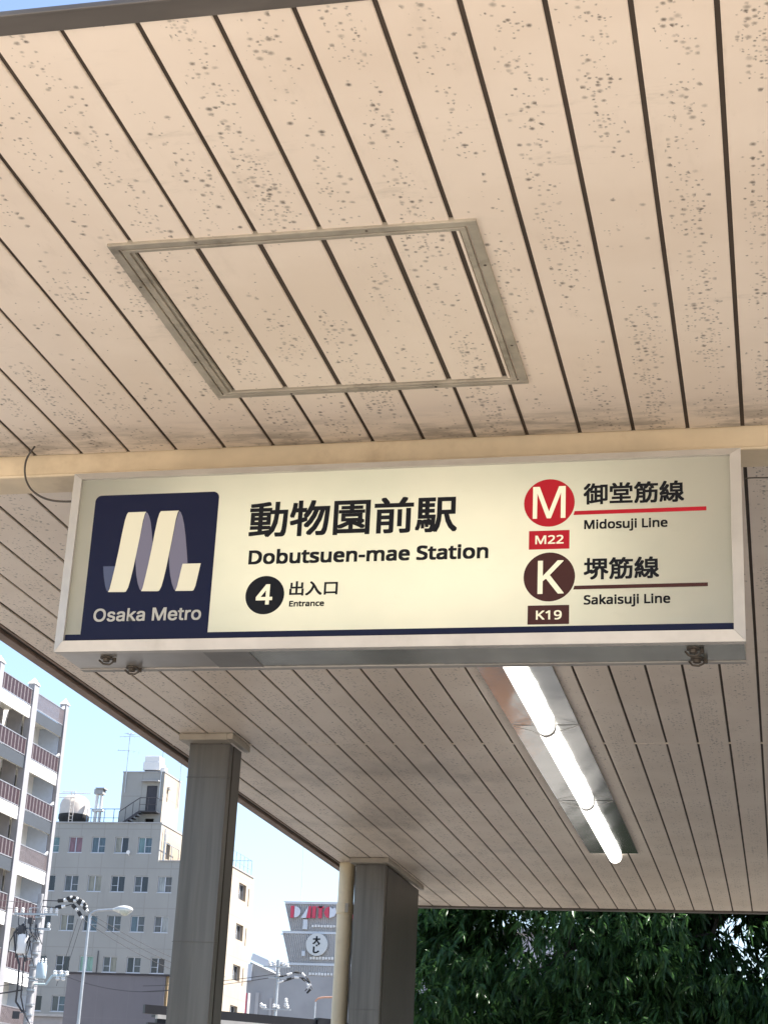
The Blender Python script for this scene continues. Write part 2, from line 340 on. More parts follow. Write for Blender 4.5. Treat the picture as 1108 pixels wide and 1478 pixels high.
GLYPHS={
"動物園前駅":'214 212 172 212 172 188 213 188 207 125 194 70 170 23 170 25 100 17 100 45 169 45 169 65 100 65 100 87 168 87 168 192 100 192 100 214 175 214 175 234 100 234 100 260 168 270 156 291 111 283 58 277 4 273 10 254 76 258 76 234 0 234 0 214 76 214 76 192 10 192 10 87 76 87 76 65 9 65 9 45 76 45 76 15 0 8 3 -15 151 1 136 -11 155 -30 204 27 229 100 238 188 288 188 284 86 279 27 272 3 267 -2 260 -2 220 -1 228 -26 271 -26 284 -22 294 -13 304 16 309 82 313 199 313 212 239 212 240 290 214 290;76 131 76 105 32 105 32 131;146 131 146 105 100 105 100 131;76 173 76 148 32 148 32 173;146 173 146 148 100 148 100 173;507 243 487 196 460 159 480 144 495 163 509 186 521 211 551 211 530 155 501 104 466 66 487 51 523 94 553 150 574 211 602 211 578 124 540 49 489 -6 511 -22 562 38 601 120 625 211 642 211 634 99 626 34 616 6 610 2 603 1 566 2 571 -11 574 -24 614 -24 627 -20 638 -10 650 22 659 95 667 222 668 235 531 235 546 290 522 294;364 231 356 191 345 157 365 145 381 197 413 197 413 118 347 100 354 75 413 93 413 -28 437 -28 437 100 481 114 478 138 437 125 437 197 473 197 473 222 437 222 437 294 413 294 413 222 386 222 392 270 369 274;919 141 919 113 801 113 801 141;847 228 777 228 777 211 847 211 847 190 756 190 756 173 963 173 963 190 871 190 871 211 945 211 945 228 871 228 871 248 847 248;779 97 844 97 816 77 783 61 748 48 763 30 790 42 817 56 843 72 843 21 866 21 866 73 898 58 929 43 952 28 967 43 926 66 962 92 945 103 943 101 943 157 779 157;938 97 909 75 868 92 873 97;714 -28 739 -28 739 -13 981 -13 981 -28 1007 -28 1007 279 714 279;739 255 981 255 981 11 739 11;1247 36 1271 36 1271 180 1247 180;1318 5 1316 0 1311 -2 1264 -1 1274 -27 1298 -26 1316 -25 1329 -22 1338 -17 1342 -8 1344 5 1344 190 1318 190;1256 239 1151 239 1168 245 1159 261 1146 278 1133 294 1108 286 1121 270 1132 254 1140 239 1054 239 1054 215 1367 215 1367 239 1285 239 1317 287 1289 296;1179 70 1101 70 1101 105 1179 105;1101 126 1101 161 1179 161 1179 126;1076 -26 1101 -26 1101 49 1179 49 1179 2 1177 -2 1172 -4 1134 -3 1143 -27 1164 -26 1180 -25 1192 -22 1202 -14 1204 2 1204 183 1076 183;1471 56 1476 36 1478 19 1493 22 1490 40 1485 59 1478 78 1465 76;1442 50 1444 27 1444 7 1458 10 1458 29 1456 52 1452 74 1439 72;1411 49 1406 21 1396 -1 1410 -10 1421 14 1427 44 1430 76 1414 79;1573 147 1571 92 1561 36 1537 -15 1559 -29 1583 22 1594 80 1598 136 1630 136 1645 67 1670 11 1707 -29 1725 -8 1691 26 1668 76 1653 136 1710 136 1710 280 1573 280;1686 256 1686 161 1598 161 1598 256;1473 174 1439 174 1439 206 1473 206;1416 99 1526 99 1522 45 1502 86 1490 82 1498 66 1505 50 1510 36 1521 41 1519 18 1515 4 1512 -4 1508 -7 1502 -8 1474 -6 1480 -28 1512 -28 1523 -25 1531 -18 1539 0 1544 41 1548 110 1549 120 1495 120 1495 153 1539 153 1539 174 1495 174 1495 206 1539 206 1539 227 1495 227 1495 258 1546 258 1546 280 1416 280;1439 227 1439 258 1473 258 1473 227;1473 120 1439 120 1439 153 1473 153',
"Dobutsuen-mae Station":'455 231 443 177 423 131 396 91 361 58 321 33 273 15 219 4 159 0 0 0 0 573 176 573 231 569 281 558 326 540 365 516 398 484 424 446 443 401 455 350 458 292;379 337 371 379 357 415 338 444 313 469 283 487 249 500 209 508 166 511 72 511 72 62 150 62 221 68 279 87 324 119 356 164 376 220 382 289;948 181 943 150 935 121 925 95 911 71 895 51 877 33 855 18 832 7 806 -1 778 -6 749 -8 721 -6 695 -1 670 7 647 18 626 33 608 51 591 71 578 95 566 121 558 150 553 181 552 216 554 261 562 301 576 336 594 367 617 392 645 412 676 426 712 435 751 438 789 435 823 426 854 412 882 392 905 367 924 336 938 301 946 261 949 216;626 184 630 154 638 128 648 105 662 86 679 71 699 59 723 53 750 51 778 53 801 59 822 71 839 86 853 105 863 128 870 154 875 184 876 216 875 248 870 277 863 303 852 325 838 344 821 359 801 370 777 376 750 379 710 374 678 359 654 335 638 303 628 263 624 216;1130 410 1127 373 1131 373 1145 390 1162 405 1182 419 1205 429 1233 435 1264 437 1314 431 1357 412 1393 381 1420 338 1436 283 1442 215 1439 168 1432 127 1420 91 1403 61 1382 36 1357 17 1329 3 1298 -5 1264 -8 1233 -6 1205 0 1182 10 1162 24 1145 38 1131 55 1126 55 1111 0 1061 0 1061 609 1131 609 1131 461;1224 377 1200 371 1180 361 1164 348 1152 330 1143 308 1136 282 1133 252 1131 217 1131 214 1134 165 1143 125 1157 93 1180 69 1212 55 1254 51 1289 55 1318 69 1340 93 1356 126 1366 166 1369 216 1366 265 1356 306 1340 338 1318 360 1289 374 1252 379;1913 0 1855 0 1845 57 1842 57 1832 43 1820 31 1807 20 1792 11 1776 4 1759 -1 1742 -5 1724 -7 1705 -8 1673 -6 1644 -1 1619 8 1598 21 1580 38 1567 59 1557 85 1551 114 1549 148 1549 430 1620 430 1620 153 1623 122 1631 96 1644 76 1662 62 1686 53 1716 51 1746 53 1771 59 1792 69 1808 82 1821 100 1831 121 1837 146 1841 175 1843 206 1843 430 1913 430;2226 53 2253 59 2253 5 2221 -4 2181 -8 2159 -7 2138 -3 2119 4 2101 13 2086 27 2073 44 2063 66 2057 93 2055 125 2055 375 1994 375 1994 409 2056 437 2084 528 2126 528 2126 430 2250 430 2250 375 2126 375 2126 127 2128 103 2134 83 2145 69 2158 58 2174 52 2193 50;2617 92 2610 69 2598 49 2582 32 2562 18 2539 6 2511 -2 2481 -6 2447 -8 2419 -7 2393 -5 2370 -1 2349 5 2330 11 2313 19 2313 83 2375 60 2399 54 2424 50 2449 49 2481 51 2507 57 2527 66 2540 79 2548 94 2551 112 2550 123 2547 132 2542 141 2534 150 2524 158 2510 167 2445 196 2373 228 2355 239 2340 252 2328 266 2319 283 2314 302 2312 324 2317 358 2332 386 2356 408 2389 425 2428 435 2473 438 2499 437 2523 434 2546 430 2569 424 2590 417 2610 409 2586 353 2529 372 2509 377 2489 379 2468 380 2442 379 2419 374 2402 366 2389 356 2382 343 2379 328 2380 317 2384 307 2390 298 2398 290 2410 282 2424 274 2490 246 2560 215 2577 203 2592 191 2604 176 2612 159 2617 140 2619 119;3082 0 3025 0 3014 57 3011 57 3001 43 2989 31 2976 20 2961 11 2945 4 2928 -1 2911 -5 2893 -7 2875 -8 2842 -6 2814 -1 2788 8 2767 21 2750 38 2736 59 2726 85 2720 114 2718 148 2718 430 2790 430 2790 153 2792 122 2800 96 2813 76 2831 62 2855 53 2885 51 2915 53 2940 59 2961 69 2978 82 2991 100 3000 121 3007 146 3011 175 3012 206 3012 430 3082 430;3420 435 3452 427 3480 414 3504 396 3524 373 3541 346 3552 315 3560 281 3562 244 3562 201 3268 201 3272 157 3285 119 3305 90 3332 69 3365 56 3405 52 3431 53 3455 56 3477 60 3543 82 3543 20 3521 11 3499 4 3478 -1 3455 -5 3430 -7 3402 -8 3362 -5 3327 3 3294 17 3265 36 3240 61 3221 91 3206 126 3198 167 3195 212 3197 257 3205 297 3218 333 3236 364 3258 390 3285 411 3315 426 3348 435 3385 438;3353 377 3326 366 3304 348 3287 323 3276 293 3269 257 3488 257 3487 281 3483 302 3477 322 3468 338 3457 353 3443 364 3426 373 3406 378 3384 380;3925 434 3964 421 3994 401 4016 371 4029 330 4033 280 4033 0 3964 0 3964 275 3961 307 3953 333 3940 353 3922 367 3898 376 3867 379 3825 374 3792 361 3769 338 3754 308 3745 269 3742 223 3742 0 3671 0 3671 430 3728 430 3738 371 3742 371 3753 385 3765 398 3778 409 3793 418 3808 425 3825 431 3842 435 3860 437 3878 438;4131 246 4325 246 4325 184 4131 184;4941 434 4977 421 5005 401 5025 371 5037 330 5041 280 5041 0 4972 0 4972 277 4969 308 4962 333 4950 353 4934 367 4912 376 4884 379 4847 374 4817 362 4795 342 4780 315 4771 280 4768 237 4768 0 4698 0 4698 277 4697 298 4694 317 4689 333 4681 347 4672 359 4660 367 4646 374 4629 377 4610 379 4583 377 4561 370 4542 360 4527 347 4515 329 4506 308 4500 283 4497 255 4495 223 4495 0 4425 0 4425 430 4482 430 4492 371 4496 371 4506 385 4517 398 4529 409 4543 418 4558 425 4573 431 4589 435 4606 437 4623 438 4654 436 4682 430 4706 420 4726 406 4742 388 4754 366 4758 366 4775 388 4794 406 4817 420 4843 430 4869 436 4896 438;5385 433 5424 422 5454 403 5475 375 5487 338 5491 293 5491 0 5440 0 5426 61 5423 61 5411 46 5398 33 5385 22 5371 13 5356 5 5340 -1 5322 -5 5302 -7 5279 -8 5254 -7 5231 -2 5209 6 5190 16 5174 30 5161 48 5151 68 5145 92 5143 119 5149 159 5166 192 5194 219 5234 238 5285 251 5349 257 5422 259 5422 285 5420 317 5412 342 5399 359 5382 371 5360 378 5333 380 5311 379 5290 376 5269 370 5212 347 5191 400 5211 410 5233 419 5257 426 5283 432 5310 436 5337 437;5310 203 5273 195 5247 182 5230 165 5220 144 5216 119 5219 97 5226 79 5238 66 5254 56 5273 51 5295 49 5329 52 5359 62 5386 79 5406 103 5418 134 5422 172 5422 210 5358 208;5826 435 5857 427 5886 414 5910 396 5930 373 5946 346 5958 315 5965 281 5968 244 5968 201 5673 201 5678 157 5691 119 5711 90 5738 69 5771 56 5811 52 5837 53 5861 56 5883 60 5948 82 5948 20 5927 11 5905 4 5884 -1 5861 -5 5835 -7 5807 -8 5768 -5 5732 3 5699 17 5671 36 5646 61 5626 91 5612 126 5603 167 5600 212 5603 257 5611 297 5624 333 5642 364 5664 390 5691 411 5721 426 5754 435 5790 438;5758 377 5732 366 5710 348 5693 323 5681 293 5675 257 5894 257 5893 281 5889 302 5883 322 5874 338 5863 353 5849 364 5832 373 5812 378 5790 380;6617 121 6609 92 6595 66 6576 44 6552 26 6524 11 6491 1 6455 -6 6415 -8 6354 -5 6301 4 6258 19 6258 88 6279 80 6303 72 6330 65 6359 59 6388 56 6418 55 6445 56 6469 60 6490 66 6507 74 6522 85 6533 98 6541 113 6546 129 6548 147 6546 164 6542 180 6535 194 6526 207 6512 218 6494 230 6472 241 6445 252 6413 265 6348 294 6331 305 6315 317 6302 330 6291 344 6282 359 6274 375 6269 393 6266 413 6265 435 6268 464 6276 490 6288 513 6306 533 6328 550 6353 563 6382 573 6414 579 6448 581 6479 580 6508 577 6535 572 6560 565 6584 558 6606 549 6584 487 6519 508 6495 513 6471 516 6446 517 6424 516 6404 513 6386 507 6372 499 6360 489 6350 478 6344 464 6340 450 6338 434 6340 416 6344 400 6350 386 6360 373 6373 362 6390 351 6410 341 6434 330 6463 318 6495 306 6524 293 6549 279 6570 264 6588 247 6602 228 6612 206 6618 181 6620 153;6902 53 6929 59 6929 5 6897 -4 6857 -8 6835 -7 6814 -3 6795 4 6777 13 6762 27 6749 44 6739 66 6733 93 6731 125 6731 375 6670 375 6670 409 6732 437 6760 528 6802 528 6802 430 6926 430 6926 375 6802 375 6802 127 6804 103 6810 83 6821 69 6834 58 6850 52 6869 50;7226 433 7264 422 7294 403 7315 375 7328 338 7332 293 7332 0 7280 0 7267 61 7264 61 7251 46 7238 33 7226 22 7212 13 7197 5 7181 -1 7163 -5 7142 -7 7119 -8 7094 -7 7071 -2 7050 6 7031 16 7015 30 7001 48 6992 68 6986 92 6984 119 6989 159 7006 192 7034 219 7074 238 7126 251 7190 257 7263 259 7263 285 7260 317 7252 342 7240 359 7222 371 7200 378 7174 380 7152 379 7130 376 7110 370 7053 347 7031 400 7051 410 7073 419 7098 426 7124 432 7150 436 7178 437;7151 203 7114 195 7088 182 7070 165 7060 144 7057 119 7059 97 7067 79 7079 66 7095 56 7114 51 7135 49 7170 52 7200 62 7226 79 7246 103 7258 134 7262 172 7262 210 7199 208;7641 53 7669 59 7669 5 7637 -4 7596 -8 7575 -7 7554 -3 7534 4 7516 13 7501 27 7488 44 7478 66 7472 93 7471 125 7471 375 7410 375 7410 409 7471 437 7499 528 7541 528 7541 430 7665 430 7665 375 7541 375 7541 127 7543 103 7549 83 7560 69 7574 58 7590 52 7608 50;7825 0 7754 0 7754 430 7825 430;7801 590 7810 586 7819 580 7826 572 7830 560 7831 546 7830 532 7826 521 7819 512 7810 506 7801 502 7790 501 7779 502 7769 506 7761 512 7754 521 7750 532 7749 546 7750 560 7754 572 7761 580 7769 586 7779 590 7790 591;8333 181 8329 150 8321 121 8310 95 8297 71 8281 51 8262 33 8241 18 8218 7 8192 -1 8164 -6 8135 -8 8107 -6 8081 -1 8056 7 8033 18 8012 33 7993 51 7977 71 7963 95 7952 121 7944 150 7939 181 7937 216 7940 261 7948 301 7961 336 7980 367 8003 392 8030 412 8062 426 8098 435 8137 438 8174 435 8209 426 8240 412 8267 392 8291 367 8310 336 8324 301 8332 261 8335 216;8012 184 8016 154 8023 128 8034 105 8048 86 8065 71 8085 59 8109 53 8136 51 8163 53 8187 59 8207 71 8225 86 8238 105 8249 128 8256 154 8261 184 8262 216 8261 248 8256 277 8248 303 8238 325 8224 344 8207 359 8187 370 8163 376 8135 379 8095 374 8064 359 8040 335 8023 303 8014 263 8010 216;8700 434 8739 421 8770 401 8791 371 8805 330 8809 280 8809 0 8739 0 8739 275 8737 307 8729 333 8716 353 8697 367 8673 376 8643 379 8600 374 8567 361 8544 338 8529 308 8520 269 8517 223 8517 0 8446 0 8446 430 8503 430 8514 371 8518 371 8528 385 8540 398 8554 409 8568 418 8584 425 8600 431 8618 435 8635 437 8653 438',
"4":'342 130 342 0 274 0 274 130 0 130 0 190 269 576 342 576 342 193 426 193 426 130;274 412 276 444 277 474 278 500 275 500 259 468 240 438 69 193 274 193 274 374',
"出入口":'0 -7 249 -7 249 -27 277 -27 277 119 249 119 249 19 153 19 153 141 263 141 263 263 235 263 235 167 153 167 153 294 124 294 124 167 44 167 44 262 17 262 17 141 124 141 124 19 29 19 29 119 0 119;431 254 443 243 454 232 464 220 474 207 458 151 436 101 407 59 372 23 328 -5 353 -26 392 2 426 35 454 75 477 120 495 172 517 129 539 85 565 44 597 6 639 -25 640 -19 643 -13 646 -6 649 0 652 5 595 54 557 111 525 173 488 233 434 287 417 264;709 -19 736 -19 736 11 943 11 943 -18 971 -18 971 257 709 257;736 231 943 231 943 37 736 37',
"Entrance":'0 0 0 573 320 573 320 509 72 509 72 330 305 330 305 268 72 268 72 63 320 63 320 0;690 434 729 421 759 401 781 371 794 330 799 280 799 0 729 0 729 275 726 307 718 333 705 353 687 367 663 376 633 379 590 374 557 361 534 338 519 308 510 269 507 223 507 0 436 0 436 430 493 430 503 371 507 371 518 385 530 398 543 409 558 418 573 425 590 431 607 435 625 437 643 438;1108 53 1135 59 1135 5 1103 -4 1063 -8 1041 -7 1021 -3 1001 4 983 13 968 27 955 44 945 66 939 93 937 125 937 375 876 375 876 409 938 437 966 528 1008 528 1008 430 1132 430 1132 375 1008 375 1008 127 1010 103 1016 83 1027 69 1040 58 1057 52 1075 50;1448 437 1472 433 1463 368 1440 372 1417 374 1400 373 1385 369 1369 363 1355 355 1342 346 1329 334 1318 321 1309 305 1302 289 1296 270 1293 251 1292 229 1292 0 1221 0 1221 430 1279 430 1287 351 1290 351 1300 367 1311 381 1323 395 1336 407 1351 418 1367 426 1384 433 1402 437 1422 438;1763 433 1802 422 1831 403 1852 375 1865 338 1869 293 1869 0 1818 0 1804 61 1801 61 1788 46 1776 33 1763 22 1749 13 1734 5 1718 -1 1700 -5 1679 -7 1657 -8 1632 -7 1609 -2 1587 6 1568 16 1552 30 1539 48 1529 68 1523 92 1521 119 1527 159 1543 192 1572 219 1611 238 1663 251 1727 257 1800 259 1800 285 1798 317 1790 342 1777 359 1759 371 1737 378 1711 380 1689 379 1668 376 1647 370 1590 347 1568 400 1588 410 1610 419 1635 426 1661 432 1688 436 1715 437;1688 203 1651 195 1625 182 1608 165 1597 144 1594 119 1596 97 1604 79 1616 66 1632 56 1651 51 1673 49 1707 52 1737 62 1763 79 1783 103 1795 134 1799 172 1799 210 1736 208;2256 434 2295 421 2325 401 2347 371 2360 330 2365 280 2365 0 2295 0 2295 275 2292 307 2285 333 2272 353 2253 367 2229 376 2199 379 2156 374 2123 361 2100 338 2085 308 2076 269 2073 223 2073 0 2002 0 2002 430 2059 430 2070 371 2074 371 2084 385 2096 398 2109 409 2124 418 2140 425 2156 431 2173 435 2191 437 2209 438;2634 -5 2600 2 2569 15 2541 34 2518 58 2499 87 2485 123 2477 165 2474 213 2477 262 2485 305 2500 342 2520 372 2544 396 2572 415 2604 428 2638 435 2675 438 2697 437 2718 435 2738 431 2757 426 2774 421 2788 415 2766 356 2722 370 2673 376 2646 374 2622 368 2602 358 2585 343 2571 325 2560 303 2553 277 2548 247 2547 213 2548 181 2553 152 2560 126 2571 104 2585 86 2601 71 2621 61 2644 55 2669 53 2692 54 2713 56 2732 60 2781 78 2781 15 2766 8 2750 3 2733 -2 2715 -5 2694 -7 2670 -8;3084 435 3116 427 3144 414 3168 396 3188 373 3205 346 3216 315 3224 281 3226 244 3226 201 2932 201 2936 157 2949 119 2969 90 2996 69 3029 56 3069 52 3095 53 3119 56 3141 60 3207 82 3207 20 3185 11 3163 4 3142 -1 3119 -5 3094 -7 3066 -8 3026 -5 2991 3 2958 17 2929 36 2904 61 2885 91 2870 126 2862 167 2859 212 2861 257 2869 297 2882 333 2900 364 2922 390 2949 411 2979 426 3012 435 3049 438;3017 377 2990 366 2968 348 2951 323 2940 293 2933 257 3152 257 3151 281 3147 302 3141 322 3132 338 3121 353 3107 364 3090 373 3070 378 3048 380',
"M":'64 502 61 502 64 461 66 407 66 347 66 0 0 0 0 573 106 573 283 103 286 103 466 573 572 573 572 0 500 0 500 352 501 408 503 460 506 501 503 501 312 0 252 0',
"K":'333 0 131 273 72 222 72 0 0 0 0 573 72 573 72 290 121 345 171 399 325 573 410 573 183 323 418 0',
"M22":'64 502 61 502 64 461 66 407 66 347 66 0 0 0 0 573 106 573 283 103 286 103 466 573 572 573 572 0 500 0 500 352 501 408 503 460 506 501 503 501 312 0 252 0;688 0 688 59 838 210 911 287 922 301 932 314 941 327 949 340 956 353 961 366 965 380 968 394 970 409 971 424 970 442 966 458 961 473 953 485 943 496 931 505 918 512 903 517 887 519 870 520 854 520 838 518 823 515 810 511 796 506 784 500 771 493 758 485 745 476 732 466 694 513 744 548 755 554 766 559 778 564 790 568 802 572 815 575 828 577 842 579 856 580 870 581 891 580 910 578 929 574 946 569 962 562 977 554 990 545 1002 534 1013 523 1022 510 1029 495 1035 480 1040 464 1042 447 1043 428 1042 410 1040 393 1036 376 1031 360 1025 344 1017 328 1008 313 997 297 986 282 973 267 896 185 777 67 777 64 1066 64 1066 0;1147 0 1147 59 1296 210 1369 287 1381 301 1391 314 1400 327 1408 340 1414 353 1420 366 1424 380 1427 394 1429 409 1430 424 1428 442 1425 458 1420 473 1412 485 1402 496 1390 505 1376 512 1362 517 1346 519 1329 520 1312 520 1297 518 1282 515 1268 511 1255 506 1242 500 1230 493 1217 485 1204 476 1191 466 1153 513 1202 548 1213 554 1225 559 1236 564 1248 568 1261 572 1274 575 1287 577 1300 579 1314 580 1329 581 1349 580 1369 578 1388 574 1405 569 1421 562 1436 554 1449 545 1461 534 1471 523 1481 510 1488 495 1494 480 1498 464 1501 447 1502 428 1501 410 1499 393 1495 376 1490 360 1483 344 1475 328 1466 313 1456 297 1445 282 1432 267 1355 185 1236 67 1236 64 1525 64 1525 0',
"K19":'333 0 131 273 72 222 72 0 0 0 0 573 72 573 72 290 121 345 171 399 325 573 410 573 183 323 418 0;634 0 634 400 635 439 636 470 637 499 614 477 588 455 527 405 490 452 645 573 703 573 703 0;1294 308 1293 289 1292 269 1290 250 1287 231 1284 211 1280 193 1275 174 1270 157 1264 139 1256 122 1248 106 1239 91 1228 77 1217 63 1205 50 1191 39 1176 28 1159 19 1142 11 1123 4 1102 -1 1080 -5 1056 -7 1031 -8 994 -6 959 0 959 60 993 53 1029 50 1051 50 1071 53 1090 56 1107 62 1122 68 1136 76 1149 85 1161 95 1171 106 1180 118 1188 131 1196 145 1202 160 1207 176 1211 192 1215 209 1218 226 1220 244 1222 262 1223 281 1218 281 1213 273 1207 266 1201 260 1195 253 1187 247 1180 241 1171 236 1163 231 1153 227 1143 223 1132 220 1121 217 1108 216 1095 214 1082 214 1062 215 1044 217 1027 221 1011 227 995 235 981 243 968 254 957 266 946 279 938 294 930 310 925 327 920 346 918 366 917 387 918 411 921 433 925 453 932 473 940 491 950 507 961 522 974 536 988 547 1004 557 1021 566 1039 572 1058 577 1078 580 1100 581 1116 580 1132 578 1147 575 1162 571 1176 565 1190 558 1203 550 1215 541 1227 530 1238 518 1248 505 1257 490 1266 475 1273 458 1279 439 1285 420 1289 399 1292 377 1293 353 1294 328;1081 520 1063 516 1047 509 1032 500 1019 488 1007 474 998 457 992 437 988 414 987 388 988 367 991 348 997 330 1004 315 1014 301 1026 290 1040 281 1057 275 1076 271 1097 269 1112 270 1126 272 1139 275 1152 279 1163 285 1174 292 1184 299 1193 307 1200 315 1207 325 1213 334 1217 344 1220 354 1222 364 1223 374 1222 385 1222 395 1220 405 1218 416 1215 426 1212 436 1208 446 1203 456 1198 465 1192 474 1186 482 1179 490 1171 497 1163 503 1154 508 1144 513 1134 517 1123 519 1112 521 1100 521',
"御堂筋線":'47 270 26 245 4 224 18 204 43 228 67 256 87 285 63 294;235 -28 259 -28 259 243 300 243 300 53 299 49 295 48 270 48 277 24 293 24 305 26 314 29 322 38 324 53 324 267 235 267;51 187 26 153 0 125 15 102 45 137 45 -27 70 -27 70 172 87 202 107 190 129 232 154 232 154 178 94 178 94 154 154 154 154 25 125 20 125 127 104 127 104 18 84 15 90 -9 229 13 228 36 178 28 178 88 221 88 221 111 178 111 178 154 223 154 223 178 178 178 178 232 221 232 221 256 138 256 147 290 123 294 115 262 103 232 89 206 94 216 71 224;591 165 591 126 447 126 447 165;423 105 506 105 506 70 397 70 397 47 506 47 506 5 367 5 367 -18 672 -18 672 5 532 5 532 47 646 47 646 70 532 70 532 105 617 105 617 187 423 187;581 244 597 238 532 238 532 294 506 294 506 238 444 238 457 244 449 258 438 275 425 290 402 281 430 238 369 238 369 161 394 161 394 215 645 215 645 161 670 161 670 238 605 238 640 282 613 292;825 133 766 133 766 166 825 166;740 111 739 69 730 25 710 -15 731 -30 746 -4 756 25 762 54 825 54 825 2 824 -2 819 -4 784 -4 791 -28 812 -27 827 -26 838 -23 848 -14 850 2 850 188 740 188;825 76 764 76 766 111 825 111;912 161 863 161 863 137 912 137 908 88 891 37 851 -12 869 -28 913 25 933 81 937 137 992 137 988 63 984 20 979 2 974 -1 967 -2 931 -1 936 -13 938 -26 979 -26 991 -22 1001 -14 1009 9 1013 60 1017 149 1017 161 937 161 937 200 912 200;746 263 727 233 705 209 728 194 739 208 751 223 762 239 778 239 798 196 821 204 805 239 864 239 864 262 774 262 786 289 761 296;882 263 862 235 838 211 860 196 873 209 885 223 897 239 923 239 948 195 971 204 951 239 1024 239 1024 262 910 262 923 289 897 296;1337 186 1337 154 1228 154 1228 186;1337 236 1337 206 1228 206 1228 236;1116 -9 1137 -6 1128 69 1108 66;1070 39 1064 11 1057 -14 1077 -22 1084 4 1090 34 1095 65 1074 69;1157 15 1176 21 1159 78 1141 73;1315 81 1298 121 1298 133 1363 133 1363 257 1283 257 1298 288 1269 294 1257 257 1203 257 1203 133 1273 133 1273 1 1272 -3 1267 -4 1231 -4 1239 -28 1259 -28 1275 -27 1286 -24 1296 -15 1298 1 1298 67 1316 35 1339 8 1365 -13 1382 8 1361 22 1341 41 1325 63 1374 105 1354 121;1190 82 1236 82 1219 50 1197 25 1171 7 1186 -11 1220 14 1247 52 1265 100 1250 105 1246 104 1190 104;1077 87 1102 92 1154 100 1158 80 1180 86 1175 109 1168 135 1160 161 1139 156 1150 121 1099 114 1127 149 1154 188 1177 228 1155 242 1128 195 1092 192 1111 220 1129 252 1145 285 1120 295 1104 257 1088 225 1076 207 1066 193 1057 187 1065 163 1114 172 1085 132 1075 121 1067 113 1059 109 1068 84',
"堺筋線":'120 140 172 140 158 125 142 111 124 99 105 88 85 79 104 59 114 64 125 70 135 77 146 83 155 91 155 74 154 57 149 39 138 21 119 4 89 -11 106 -29 139 -12 161 8 173 29 179 52 181 74 181 105 173 105 203 140 224 140 253 104 239 104 239 -28 265 -28 265 93 274 85 283 77 293 71 302 65 312 60 330 81 313 89 296 100 279 112 264 126 251 140 308 140 308 280 120 280;201 200 201 163 144 163 144 200;282 200 282 163 225 163 225 200;201 258 201 221 144 221 144 258;282 258 282 221 225 221 225 258;10 43 112 93 106 117 71 100 71 197 107 197 107 222 71 222 71 293 46 293 46 222 6 222 6 197 46 197 46 89 0 69;469 133 410 133 410 166 469 166;384 111 384 87 382 61 377 34 368 8 354 -15 375 -30 385 -15 392 2 398 19 403 36 406 54 469 54 469 2 468 -2 463 -4 427 -4 435 -28 448 -28 459 -27 468 -27 476 -25 482 -23 492 -14 494 2 494 188 384 188;469 76 408 76 410 111 469 111;556 161 507 161 507 137 556 137 555 109 550 78 540 47 522 17 495 -12 513 -28 543 3 563 36 574 70 579 104 581 137 635 137 634 88 632 52 629 26 626 10 622 2 618 -1 611 -2 574 -1 579 -13 582 -26 623 -26 635 -22 645 -14 650 -3 654 16 657 47 659 90 661 149 661 161 581 161 581 200 556 200;397 276 387 257 375 239 363 223 349 209 371 194 378 202 385 210 392 220 399 229 405 239 422 239 441 196 465 204 448 239 508 239 508 262 418 262 430 289 405 296;532 276 522 257 510 240 496 225 482 211 504 196 512 203 519 212 527 220 534 230 541 239 567 239 592 195 615 204 594 239 668 239 668 262 554 262 566 289 541 296;981 186 981 154 871 154 871 186;981 236 981 206 871 206 871 236;760 -9 780 -6 772 69 752 66;715 51 713 33 709 16 705 0 701 -14 721 -22 726 -7 730 10 733 28 736 46 739 65 718 69;801 15 820 21 803 78 785 73;959 81 942 121 942 133 1007 133 1007 257 927 257 942 288 913 294 901 257 847 257 847 133 917 133 917 1 916 -3 911 -4 875 -4 883 -28 896 -28 907 -28 916 -27 924 -26 930 -24 939 -15 942 1 942 67 952 47 964 29 978 13 993 -1 1009 -13 1026 8 1013 16 1000 26 989 37 978 49 968 63 1018 105 998 121;834 82 880 82 871 63 859 45 846 29 831 17 815 7 830 -11 851 3 870 21 886 43 899 70 909 100 894 105 890 104 834 104;716 86 725 88 739 91 763 95 798 100 802 80 823 86 821 99 818 114 813 130 809 146 803 161 783 156 794 121 743 114 760 135 777 157 792 180 807 204 821 228 799 242 772 195 736 192 748 208 759 226 769 245 779 265 789 285 764 295 755 272 745 250 735 231 726 216 719 207 710 193 701 187 709 163 758 172 729 132 723 125 717 119 712 114 707 111 703 109 711 84',
